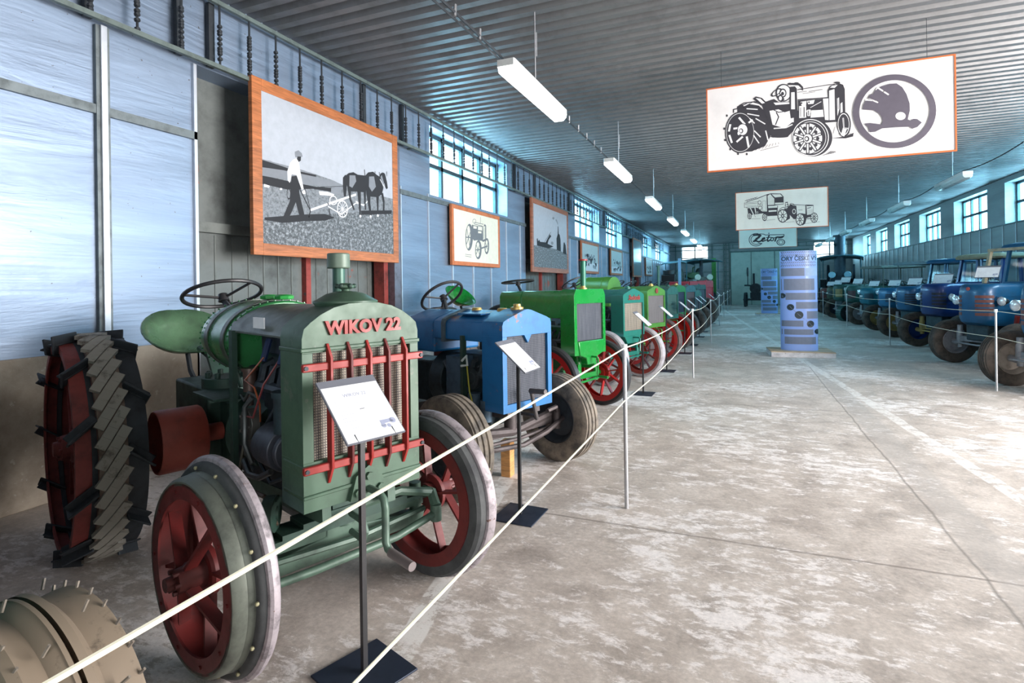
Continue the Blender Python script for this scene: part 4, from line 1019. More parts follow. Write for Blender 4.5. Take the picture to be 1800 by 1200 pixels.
for k in range(6):
    a = 2*PI*k/6; MB().ball((.045+.038*math.cos(a), .038*math.sin(a), 1.512), .011, 5).build('cap_knob', G_DK, r)
m = MB(); m.cyl((-.18, .09, 1.40), (-.18, .09, 1.60), .030, n=18); st = m.build('exhaust_stack', paint((.05, .12, .09), .35, .2, .3), r)
m = MB(); m.cyl((-.18, .09, 1.60), (-.18, .09, 1.675), .055, .054, 24); m.build('stack_hood', paint((.12, .17, .13), .4, .1, .3), st, bevel=.006)
# barrel fuel tank with straps and rivets
m = MB(); rings = []
for x, k in ((-.60, 1.0), (-1.0, 1.0), (-1.06, .96)):
    rings.append([(x, .285*k*math.cos(t), 1.24+.20*k*math.sin(t)) for t in [2*PI*i/36 for i in range(36)]])
m.loft(rings); tk = m.build('fuel_tank', G_BR, r, bevel=.01)
for x in (-.68, -.92):
    m = MB(); rr = []
    for xx, k in ((x-.022, 1.0), (x-.022, 1.02), (x+.022, 1.02), (x+.022, 1.0)): rr.append([m.bm.verts.new((xx, .288*k*math.cos(t), 1.24+.204*k*math.sin(t))) for t in [2*PI*i/36 for i in range(36)]])
    m._bridge(rr, False); m.build('tank_strap', G_OL, tk)
m = MB()
for x in (-.62, -1.02):
    for i in range(44):
        t = 2*PI*i/44; m.ball((x, .288*math.cos(t), 1.24+.204*math.sin(t)), .006, 3)
m.build('tank_rivets', G_BR, tk)
for x, y in ((-.74, -.02), (-.60, .0)):
    m = MB(); m.lathe([(.03, 0), (.05, .005), (.052, .02), (.04, .028), (.001, .03)], (x, y, 1.445), (0, 0, 1), 8); m.build('filler_cap', paint((.02, .30, .05), .25, 0, .1, coat=.5), tk)
for y in (-.287, .262): MB().box(-.59, -.545, y, y+.025, .55, 1.30).build('hood_post', G_DK, r)
MB().box(-.29, -.17, -.279, -.273, 1.325, 1.375).build('paper_label', M_WHITE, r, loc=(0, -.0035, 0))
bowl_seat(r, -2.06, -.06, 1.06, paint((.10, .20, .11), .2, .15, .3, coat=.4), .28, .27)
m = MB(); m.tube([(-1.66, 0, .9), (-1.8, 0, 1.05), (-2.0, 0, 1.09)], .02, 8); m.bar((-1.5, 0, .9), (-1.72, 0, 1.15), .12, .02); m.build('seat_bracket', G_DK, r)
# belt pulley on the near side
m = MB(); m.lathe([(.05, 0), (.165, 0), (.172, .01), (.172, .215), (.166, .225), (.158, .225), (.158, .02), (.05, .02)], (-1.13, -.26, .68), (0, -1, 0), 48, closed=True); m.cyl((-1.15, -.14, .68), (-1.15, -.32, .68), .05, n=18)
m.build('belt_pulley', paint((.28, .05, .032), .42, .05, .3), r)
# engine details on the near side
m = MB(); m.cyl((-.12, -.20, .78), (-.30, -.20, .78), .10, n=28); m.cyl((-.30, -.20, .78), (-.34, -.2, .78), .07, n=20); m.cyl((-.1, -.20, .78), (-.07, -.2, .78), .085, n=20); m.build('dynamo', paint((.07, .08, .10), .35, .4, .4), r, bevel=.006)
m = MB(); m.cyl((-.12, -.21, .86), (-.12, -.21, 1.03), .052, n=20); m.cyl((-.12, -.21, 1.02), (-.12, -.21, 1.045), .06, n=20); m.build('oil_filter', M_ENG, r)
m = MB(); m.cyl((-.02, -.30, .55), (-.05, -.335, .55), .075, n=24); m.cyl((-.03, -.29, .55), (-.06, -.37, .55), .03, n=14); m.build('fan_pulley', G_DK, r)
m = MB(); m.cyl((-.75, -.02, .74), (-.5, -.02, .74), .235, .20, 32)
for i in range(12):
    t = 2*PI*i/12; m.cyl((-.5, -.02+.2*math.cos(t), .74+.2*math.sin(t)), (-.47, -.02+.2*math.cos(t), .74+.2*math.sin(t)), .014, n=6)
m.build('bell_housing', G_DK, r)
m = MB()
m.cyl((-1.12, -.12, .94), (-1.12, -.12, 1.0), .13, n=20)
for i in range(8):
    t = 2*PI*i/8; m.cyl((-1.12+.1*math.cos(t), -.12+.1*math.sin(t), .99), (-1.12+.1*math.cos(t), -.12+.1*math.sin(t), 1.03), .017, n=6)
m.box(-1.05, -.7, -.32, -.1, .93, .945); m.bar((-1.25, 0, .9), (-1.05, 0, 1.3), .14, .06); m.tube([(-.95, -.1, .95), (-.98, -.16, 1.2)], .012, 6); m.build('gear_cover', G_DK, r, bevel=.004)
m = MB(); m.tube([(-.33, -.22, 1.18), (-.35, -.30, 1.08), (-.24, -.30, 1.06), (-.23, -.28, .98), (-.33, -.24, .88)], .0045, 6); m.build('ignition_lead', flat((.25, .06, .02), .5), r)
m = MB(); m.tube([(-.16, -.22, 1.18), (-.16, -.29, 1.08), (-.2, -.3, 1.0), (-.26, -.30, .92), (-.42, -.28, .9), (-.43, -.27, .8)], .0045, 6); m.build('ignition_lead', flat((.18, .03, .03), .5), r)
for x in (-.36, -.17): MB().tube([(x, -.18, 1.26), (x+.02, -.22, 1.16)], .016, 8).build('spark_plug_cap', flat((.01, .025, .08), .4), r)
m = MB(); m.tube([(-.45, -.27, .62), (-.3, -.3, .58), (-.12, -.31, .60), (-.02, -.3, .50)], .010, 6); m.tube([(-.5, -.25, .75), (-.46, -.29, .62), (-.45, -.27, .60)], .010, 6); m.build('copper_pipe', paint((.16, .12, .09), .4, .5, .3), r)
m = MB(); m.cyl((-.40, -.24, .86), (-.40, -.28, .86), .075, n=20); m.box(-.46, -.34, -.27, -.20, .70, .86)
for q in range(5): t = 2*PI*q/5; m.cyl((-.40+.058*math.cos(t), -.28, .86+.058*math.sin(t)), (-.40+.058*math.cos(t), -.292, .86+.058*math.sin(t)), .008, n=6)
m.build('magneto', paint((.10, .10, .09), .35, .5, .3), r, bevel=.003)
m = MB(); m.cyl((-.50, -.22, 1.0), (-.50, -.22, 1.10), .032, n=14); m.cyl((-.50, -.22, 1.1), (-.50, -.22, 1.115), .04, n=14); m.cyl((-.50, -.22, .93), (-.50, -.22, 1.0), .016, n=10); m.build('fuel_bowl', paint((.10, .06, .05), .3, .4, .3), r)
m = MB(); m.tube([(-.54, -.25, .98), (-.44, -.27, .97), (-.36, -.28, 1.02), (-.3, -.26, 1.0)], .007, 6); m.tube([(-.30, -.29, .70), (-.36, -.30, .78), (-.38, -.29, .95), (-.34, -.27, 1.0)], .012, 8); m.tube([(-.12, -.28, .70), (-.2, -.30, .66), (-.34, -.29, .64), (-.5, -.26, .68)], .014, 8); m.build('oil_pipe', paint((.09, .10, .10), .35, .5, .3), r)
MB().box(-.62, .0, -.12, .12, .75, 1.30).build('cylinder_jacket', paint((.03, .035, .06), .6, .1, .4), r)
# front axle beam of the near tractor, spring and hand crank
axm = paint((.075, .13, .095), .38, .1, .35)
m = MB(); m.prism([(-.42, .30), (.42, .30), (.44, .36), (.10, .40), (.1, .44), (-.1, .44), (-.1, .40), (-.44, .36)], -.03, .03); m.build('axle_beam', axm, r, bevel=.006)
m = MB()
for k in range(4): m.box(-.07, .06, -.40+.09*k, .40-.09*k, .44+.02*k, .46+.02*k)
m.box(-.05, .05, -.08, .08, .50, .62); m.build('leaf_spring', G_DK, r)
m = MB(); m.tube([(.12, -.52, .33), (.13, -.2, .325), (.13, .2, .33), (.12, .46, .37)], .018, 10); m.cyl((.12, .44, .33), (.12, .44, .41), .028, n=12); m.cyl((.12, -.5, .29), (.12, -.5, .37), .028, n=12); m.build('track_rod', axm, r)
m = MB(); m.tube([(.05, .06, .5), (.08, .25, .52), (.06, .46, .45)], .022, 8); m.tube([(.0, .46, .45), (.06, .46, .45), (.12, .44, .40)], .026, 8); m.build('steering_arm', axm, r)
m = MB(); m.tube([(.18, 0, .635), (.30, 0, .635), (.335, .0, .615), (.345, .0, .58), (.345, 0, .44), (.36, 0, .415), (.40, 0, .405)], .016, 10); ck = m.build('starting_crank', axm, r)
m = MB(); m.cyl((.38, 0, .408), (.53, 0, .40), .019, n=14); m.build('crank_grip', paint((.20, .17, .17), .45, .4, .3), ck)
m = MB(); m.prism([(-.09, .60), (.09, .60), (.06, .70), (0, .735), (-.06, .70)], .2, .222)
for y, z in ((-.055, .63), (.055, .63), (0, .69)): m.cyl((.22, y, z), (.235, y, z), .018, n=6)
m.build('crank_bracket', G_W, r)
m = MB(); m.tube([(.1, -.02, .50), (.22, -.03, .50), (.24, -.03, .46), (.22, -.03, .42), (.12, -.03, .43)], .014, 8); m.build('tow_hook', axm, r)

# --- blue tractor
B_B = paint((.004, .13, .34), .34, .05, .25, (.22, .10, .07), 5)
r = vintage(dict(pos=(-1.68, 4.0), label='faded bright blue vintage tractor with rubber tyres, behind the green-grey lettered one', body=B_B, core=M_CORE_D, hw=.275, z0=.57, gz0=.63, gz1=1.13, rim=.045, zs=1.24, zp=1.325, xf=.2, dp=.22,
    shape='peak', zl=1.08, R=.37, fw='pneu', fww=.19, tyre=M_RUBBER, RR=.6, rwk='pneu', wb=1.7, track=.60, sw=(-.95, .1, 1.42), swr=.2, swt=-.7, axc=paint((.085, .07, .07), .5, .4, .4), steer=0, seat=0, brass=1, blocks=0))
MB().prism([(-.04, 1.13), (.04, 1.13), (.0, 1.07)], .17, .2).build('core_point', B_B, r)
m = MB(); m.tube([(-.25, -.24, .95), (-.22, -.30, .93), (-.18, -.29, .97), (-.16, -.30, .90), (-.22, -.31, .89)], .010, 6); m.build('loose_hose', flat((.55, .62, .6), .5), r)
m = MB(); m.tube([(-.2, -.27, .9), (-.15, -.29, .7), (-.08, -.3, .55), (.05, -.3, .44)], .006, 6); m.build('yellow_cable', flat((.45, .42, .03), .5), r)
m = MB(); m.bar((-.24, -.27, .42), (-.24, -.27, 1.12), .04, .03); m.build('frame_strut', G_DK, r)
for x in (-.35, -.05): MB().lathe([(.001, .03), (.035, .028), (.045, .01), (.045, 0)], (x-.02, 0, 1.30), (0, 0, 1), 14).build('filler_cap', M_BRASS, r)
MB().box(-.40, -.12, -.19, .0, 1.278, 1.29).build('hood_hatch', B_B, r)
m = MB(); o_ = outline('peak', .279, 1.06, 1.243, 1.328); m.prism(o_, -.50, -.46); m.build('hood_strap', paint((.08, .12, .14), .5, .3, .3), r)
m = MB(); m.tube([(.1, 0, .52), (.26, 0, .52), (.28, 0, .50), (.28, -.06, .72)], .015, 8); m.cyl((.27, -.06, .72), (.42, -.06, .73), .019, n=10); m.build('starting_crank', paint((.10, .09, .09), .45, .4, .3), r)
m = MB(); m.tube([(.08, -.58, .36), (.12, -.3, .30), (.14, 0, .28), (.12, .3, .32), (.08, .56, .38)], .02, 8); m.tube([(.0, -.5, .42), (.02, 0, .36), (.0, .5, .42)], .035, 8)
for s in (-1, 1): m.cyl((.06, s*.5, .30), (.06, s*.5, .46), .03, n=10); m.tube([(.06, s*.5, .44), (.12, s*.42, .5), (.1, s*.34, .48)], .018, 6)
m.build('front_axle', paint((.085, .07, .07), .5, .4, .4), r)
m = MB(); m.box(-.45, -.28, -.27, -.12, .55, .95); m.cyl((-.15, -.24, .5), (-.15, -.24, .68), .05, n=16); m.cyl((-.02, -.24, .48), (-.02, -.24, .64), .045, n=16); m.build('battery_box', paint((.06, .11, .16), .5, .2, .4), r)

# --- bright green tractor
GB = paint((.004, .22, .03), .18, .05, .08, None, 4, .6); RB = paint((.38, .008, .008), .3, 0, .15)
r = vintage(dict(pos=(-1.80, 6.37), label='glossy bright green vintage tractor with square dark grille and red spoked wheels', body=GB, core=M_CORE_D, hw=.305, z0=.70, gz0=.86, gz1=1.29, rim=.05, zs=1.42, zp=1.455, xf=.2, dp=.2,
    shape='flat', zl=1.12, R=.41, fw='band', fww=.10, red=RB, nsp=10, tyre=paint((.03, .03, .033), .4, .1, .1), RR=.62, rw=1, wb=1.75, track=.50, sw=(-1.0, .05, 1.56), swr=.21, swt=-.1, seatz=1.22, axc=GB, crank=1, stack=(.0, .14, 1.80, .035, M_REDB), stackm=paint((.02, .16, .10), .3, .1, .1), emats=(paint((.01, .12, .04), .35, .1, .2), M_ENG2), brass=1))
m = MB(); m.cyl((-.30, -.30, .92), (-.30, -.30, 1.03), .035, n=14); m.tube([(-.30, -.3, .92), (-.30, -.3, .84), (-.36, -.3, .84), (-.42, -.28, .88)], .010, 6); m.build('carburettor', M_BRASS, r)
MB().ball((-.38, -.24, 1.08), .07, 8, (1, .6, 1)).build('air_cleaner', paint((.6, .6, .6), .3, .5, .2), r)
m = MB(); m.cyl((-.75, -.2, .95), (-.75, -.2, 1.4), .045, n=14); m.cyl((-.9, 0, 1.15), (-.62, 0, 1.15), .26, n=28); m.build('bulkhead_drum', GB, r)
m = MB(); m.prism([(-.25, .86), (.25, .86), (.22, .70), (.10, .66), (.08, .58), (-.08, .58), (-.10, .66), (-.22, .70)], .12, .215); m.build('front_casting', GB, r, bevel=.01)

# --- further tractors of the left row
TEA = paint((.010, .15, .115), .3, .05, .15, None, 5, .2); LG = paint((.065, .22, .03), .4, .05, .25); DG = paint((.02, .11, .09), .4, .1, .25); MG = paint((.012, .17, .035), .35, .05, .15)
RD = paint((.24, .03, .022), .45, 0, .3)
def script_mark(r, z, col, w=.16):
    sh = [o for o in r.children if o.name.startswith('radiator_shell')][0]
    return text_mesh('Svoboda', w*.62, col, sh, frame_matrix((.203, 0, z), (0, 1, 0), (0, 0, 1)), 'lettering', .004, .003, .9, shear=.35)
r = vintage(dict(pos=(-1.69, 8.62), label='teal green vintage tractor with red script name and pale dusty grille', body=TEA, core=M_CORE_T, hw=.30, z0=.72, gz0=.80, gz1=1.22, rim=.04, zs=1.35, zp=1.44, xf=.2, dp=.22,
    shape='peak', zl=1.22, R=.41, fw='band', fww=.13, red=RD, nsp=10, tyre=paint((.40, .38, .40), .6, .2, .3), RR=.62, wb=1.75, sw=(-1.0, .05, 1.54), swr=.2, axc=TEA, crank=1))
script_mark(r, 1.30, RD, .17)
m = MB(); m.prism([(-.24, .72), (.24, .72), (.15, .60), (-.15, .60)], .0, .18); m.box(-.02, .0, -.3, .3, .7, 1.3)
m.build('front_casting', TEA, r, bevel=.01)
r = vintage(dict(pos=(-1.62, 10.6), label='light yellow-green vintage tractor with wide grey grille, fifth in the left row', body=LG, core=core_mat((.10, .09, .09), (.20, .18, .18), 60, 60), hw=.33, z0=.70, gz0=.78, gz1=1.29, rim=.035, zs=1.38, zp=1.475, xf=.2, dp=.22,
    shape='peak', zl=1.2, R=.42, fw='band', fww=.13, red=paint((.35, .02, .02), .4, 0, .3), tyre=paint((.13, .10, .10), .5, .2, .4), RR=.65, wb=1.75, sw=(-1.0, .05, 1.55), axc=LG, crank=1, brass=1))
m = MB(); m.cyl((-1.5, 0, 1.42), (-.72, 0, 1.42), .24, n=32)
for x in (-1.3, -.9): m.lathe([(.243, -.015), (.248, -.015), (.248, .015), (.243, .015)], (x, 0, 1.42), (1, 0, 0), 32)
m.build('barrel_tank', paint((.08, .24, .025), .3, .05, .15), r)
MB().cyl((.208, 0, 1.38), (.212, 0, 1.38), .05, n=16).build('badge', RD, r)
r = vintage(dict(pos=(-1.54, 12.6), label='narrow dark teal vintage tractor with rounded radiator and solid red front wheels', body=DG, core=core_mat((.03, .08, .07), (.05, .12, .10), 60, 60), hw=.25, z0=.74, gz0=.84, gz1=1.27, rim=.035, zs=1.35, zp=1.45, xf=.2, dp=.22,
    shape='arch', zl=1.2, R=.42, fw='disc', fww=.13, red=RB, RR=.62, wb=1.7, axc=MG, crank=1, stack=(-.2, .1, 1.9, .03, DG)))
r = vintage(dict(pos=(-1.55, 14.35), label='mid green vintage tractor with dark navy grille, seventh in the left row', body=MG, core=core_mat((.01, .015, .04), (.02, .03, .07), 60, 60), hw=.29, z0=.72, gz0=.79, gz1=1.30, rim=.04, zs=1.40, zp=1.48, xf=.2, dp=.22,
    shape='peak', zl=1.2, R=.42, fw='disc', fww=.13, red=RB, RR=.62, wb=1.7, axc=MG, brass=1))
r = vintage(dict(pos=(-1.46, 16.4), label='dull blue-green vintage tractor with dusky red grille, eighth in the left row', body=paint((.04, .13, .14), .4, .1, .25), core=core_mat((.10, .05, .05), (.18, .10, .10), 60, 60), hw=.30, z0=.72, gz0=.79, gz1=1.27, rim=.04, zs=1.37, zp=1.46, xf=.2, dp=.22,
    shape='arch', zl=1.2, R=.40, fw='pneu', tyre=M_RUBBER2, RR=.62, rwk='pneu', wb=1.7))
def add_lamps(r, z, y, x=.1, rad=.07, c=None):
    for s in (-1, 1):
        m = MB(); m.lathe([(.001, -.09), (rad*.5, -.08), (rad*.95, -.02), (rad, 0), (rad, .012)], (x, s*y, z), (1, 0, 0), 20); h = m.build('headlamp', c or M_BLACK, r)
        m = MB(); m.lathe([(rad*.95, .008), (rad*.7, .022), (.001, .03)], (x, s*y, z), (1, 0, 0), 20); m.build('lens', M_LENS, h)
        MB().tube([(x-.04, s*y, z), (x-.06, s*.25, z-.06)], .012, 6).build('lamp_bracket', M_IRON, h)
r = vintage(dict(pos=(-1.40, 18.4), label='dark green tractor with pale round headlamps, ninth in the left row', body=paint((.03, .12, .10), .4, .1, .25), core=M_CORE_D, hw=.25, z0=.6, gz0=.70, gz1=1.1, rim=.04, zs=1.2, zp=1.3, xf=.2, dp=.22,
    shape='arch', zl=1.1, R=.40, fw='pneu', tyre=M_RUBBER2, RR=.62, rwk='pneu', wb=1.7)); add_lamps(r, 1.15, .36, .1, .085)
r = vintage(dict(pos=(-1.42, 20.6), label='large dark green tractor with wide black front tyres, tenth in the left row', body=paint((.015, .07, .06), .35, .1, .25), core=M_CORE_D, hw=.34, z0=.6, gz0=.70, gz1=1.3, rim=.04, zs=1.40, zp=1.46, xf=.2, dp=.22,
    shape='flat', zl=1.1, R=.50, fw='pneu', fww=.26, tyre=M_RUBBER2, RR=.7, rwk='pneu', wb=1.9, track=.62)); add_lamps(r, 1.12, .42, .1, .07)
REDT = paint((.42, .02, .03), .35, .05, .15)
r = vintage(dict(pos=(-1.42, 24.1), label='tall bright red tractor with long hood near the far end of the left row', body=REDT, core=REDT, hw=.36, z0=.75, gz0=.85, gz1=1.35, rim=.05, zs=1.58, zp=1.62, xf=.3, dp=.3,
    shape='flat', zl=1.2, R=.48, fw='pneu', fww=.26, tyre=M_RUBBER2, RR=.75, rwk='pneu', wb=2.2, track=.62)); add_lamps(r, 1.1, .45, .15, .07)
MB().box(-1.3, -.4, -.4, .4, 1.3, 1.6).build('hood_extension', REDT, r, bevel=.03)
# --- the one cut off by the lower left corner: broad grooved wheel and a bit of its teal axle
TEL = paint((.05, .20, .19), .5, .1, .3)
r = empty('vintage_tractor', (-1.735, .33, 0), math.radians(-6), 'tractor cut off at the lower left corner, only its tan grooved wheel showing', 'tractor', 'old tractors parked along the left wall')
w = .25; R = .36; h_ = w/2
prof = [(R*.55, h_), (R*.86, h_), (R*.93, h_-.01), (R*.93, h_-.035), (R*.925, h_-.05), (R*.925, h_-.085), (R*.97, h_-.10), (R, h_-.125), (R, .018), (R*.97, .010), (R*.90, .008), (R*.90, -.012), (R*.97, -.014), (R, -.02), (R, -h_+.115), (R*.97, -h_+.09), (R*.925, -h_+.075), (R*.925, -h_+.05), (R*.955, -h_+.03), (R*.93, -h_+.01), (R*.86, -h_), (R*.55, -h_)]
rim = MB(); rim.lathe([(R*.56, h_*.8), (R*.45, h_*.5), (.08, h_*.3), (.08, -h_*.3), (R*.45, -h_*.5), (R*.56, -h_*.8)], n=36); fw = rim.build('front_wheel', paint((.16, .02, .02), .5, 0, .3), r, loc=(.02, .50, R))
m = MB(); m.lathe(prof, n=72); m.build('tyre', M_TAN, fw)
m = MB()
for i in range(30):
    a = 2*PI*i/30
    for yy, rr in ((h_-.02, R*.93), (-h_+.02, R*.93), (-.05, R), (.06, R)):
        if (i+int(yy*100)) % 3 and abs(yy) < .1: continue
        m.tube([(rr*.97*math.cos(a), yy, rr*.97*math.sin(a)), (rr*1.045*math.cos(a+.01), yy+.01, rr*1.045*math.sin(a+.01))], .004, 5)
m.build('rubber_whiskers', M_RUBBER, fw)['kind'] = 'stuff'
m = MB(); m.cyl((0, -.15, 0), (0, -h_-.06, 0), .075, n=20); m.cyl((0, -h_-.05, 0), (0, -h_-.09, 0), .045, n=12); m.build('hub', M_RED, fw)
m = MB(); m.bar((.02, -.75, R), (.02, .33, R), .08, .09); m.cyl((.02, .27, R-.09), (.02, .27, R+.1), .045, n=12); m.build('front_axle', TEL, r, bevel=.006)
wheel_pneu(r, .02, -.55, -1, R, .3, M_TAN, M_RED)
m = MB(); m.prism([(-.3, .75), (.3, .75), (.3, 1.3), (.15, 1.4), (-.15, 1.4), (-.3, 1.3)], -1.2, .15); m.build('hood', TEL, r, bevel=.02)  # unseen hood and rear wheels, added to shade the floor under the left row
for s in (-1, 1): wheel_band(r, -1.65, s*.55, s, .62, .24, M_IRON, M_RED, 10, name='rear_wheel')
bowl_seat(r, -1.95, 0, 1.1, TEL)
m = MB(); m.cyl((-1.65, -.55, .62), (-1.65, .55, .62), .08, n=12); m.box(-1.4, .12, -.26, .26, .55, .78); m.box(-.25, .1, -.2, .2, .36, .6); m.build('chassis', TEL, r, bevel=.02)

# wooden prop under the blue tractor's axle
tag(MB().box(-.04, .04, -.045, .045, 0, .285).build('wooden_block', M_BLOCK, bevel=.004, loc=(-1.72, 4.03, 0)), 'upright wooden block propping the front axle of the blue tractor', 'wooden block')

#%%RIGHT
# ------------------------------------------------------------------ newer tractors along the right wall
def louvred_front(par, xf, hw, z0, z1, body, slatm, n=5, split=True, bands=None):
    """boat-shaped nose; grille slots wrap round each side of a plain centre strip"""
    m = MB(); D = .34
    def nose(t, k=1, e=0, dx=0):      # t: -1 (right flank) .. 0 (tip) .. 1 (left flank)
        a = t*PI/2; return (xf-D+(D+e)*math.cos(a)**.75*k+dx, (hw+e)*math.copysign(abs(math.sin(a))**.8, a)*(.55+.45*k))
    prof = lambda k, dx: [(xf-.75, hw*(.55+.45*k))]+[nose(1-2*q/20, k, 0, dx) for q in range(21)]+[(xf-.75, -hw*(.55+.45*k))]
    rings = [[(x, y, z) for x, y in prof(k, dx)] for z, k, dx in ((z0, .72, -.02), (z0+.05, .92, 0), (z0+.12, 1, 0), (z1-.16, 1, 0), (z1-.07, .95, 0), (z1-.02, .84, 0), (z1, .66, 0))]
    m.loft(rings); o = m.build('nose', body, par, bevel=0)
    h = (z1-.17-(z0+.17))/n
    for i in range(n):
        za = z0+.17+h*i; zb = za+h*.66
        for a, b in (((-.78, -.20), (.20, .78)) if split else ((-.72, -.1), (.1, .72))):
            q = MB(); rr = []
            for k in range(9):
                t = a+(b-a)*k/8; p0 = nose(t, 1, -.01); p1 = nose(t, 1, .005)
                rr.append([(p0[0], p0[1], za), (p1[0], p1[1], za), (p1[0], p1[1], zb), (p0[0], p0[1], zb)])
            q.loft(rr); q.build('grille_slot', slatm, o)
    return o
def headlamp(par, x, y, z, rad=.075, shell=None):
    m = MB(); m.lathe([(.001, -.12), (rad*.55, -.10), (rad*.95, -.03), (rad*1.05, -.01), (rad*1.05, .008), (rad*.9, .012)], (x, y, z), (1, 0, 0), 24); h = m.build('headlamp', shell or M_CHROME, par)
    m = MB(); m.lathe([(rad*.92, .008), (rad*.7, .022), (.001, .03)], (x, y, z), (1, 0, 0), 24); m.build('lens', M_LENS, h); return h
def cab(par, c, x0, x1, hw, z0, z1, body, roofm, posts):
    g = empty('cab', (0, 0, 0)); g.parent = par
    m = MB(); rr = []
    for z, k in ((z1-.06, 1.0), (z1-.02, 1.03), (z1+.03, .96), (z1+.06, .75)):
        cx = (x0+x1)/2; hx = (x1-x0)/2+.07; rr.append([(cx+hx*k*sx, hw*1.08*k*sy, z) for sx, sy in ((1, -.85), (1, .85), (.85, 1), (-.85, 1), (-1, .85), (-1, -.85), (-.85, -1), (.85, -1))])
    m.loft(rr); m.build('roof', roofm, g)
    for s in (-1, 1):
        for xx, top in ((x1, x1-.10), (x0, x0+.04), ((x0+x1)/2, (x0+x1)/2)):
            MB().bar((xx, s*hw, z0), (top, s*hw*.94, z1-.03), .05, .05).build('post', posts, g)
    m = MB(); m.bar((x1, -hw, z0+.02), (x1, hw, z0+.02), .05, .06); m.box(x1-.02, x1+.01, -hw, hw, z0-.3, z0+.02)
    for s in (-1, 1): m.box(x0, x1, s*hw-.012, s*hw+.012, z0-.35, z0+.04)
    m.bar((x1-.05, 0, z0), (x1-.10, 0, z1-.03), .035, .03); m.build('cab_body', body, g, bevel=.004)
    m = MB(); m.poly([(x1-.01, -hw, z0+.03), (x1-.01, hw, z0+.03), (x1-.10, hw*.94, z1-.05), (x1-.10, -hw*.94, z1-.05)]); m.build('windscreen', M_GLASS, g)
    for s in (-1, 1):
        m = MB(); m.poly([(x1-.01, s*hw, z0+.03), (x0, s*hw, z0+.03), (x0+.04, s*hw*.94, z1-.05), (x1-.10, s*hw*.94, z1-.05)]); m.build('side_window', M_GLASS, g)
    return g
ZB = paint((.004, .085, .20), .28, .1, .2, None, 6, .3); ZB2 = paint((.005, .035, .17), .28, .1, .2, None, 6, .3); ZB3 = paint((.008, .12, .26), .3, .1, .2, None, 6, .2); ZT = paint((.01, .14, .20), .35, .1, .2)
ZG = paint((.015, .08, .07), .4, .1, .2); BEIGE = paint((.33, .29, .19), .5, .05, .3); YEL = paint((.36, .28, .10), .5, .05, .3); GRYL = paint((.34, .35, .38), .4, .3, .3); SLR = paint((.16, .055, .045), .5, 0, .3); DKS = paint((.02, .03, .05), .5, .1, .2)
M_TYRE = rubber_mat((.035, .03, .027), (.10, .08, .065), .6)
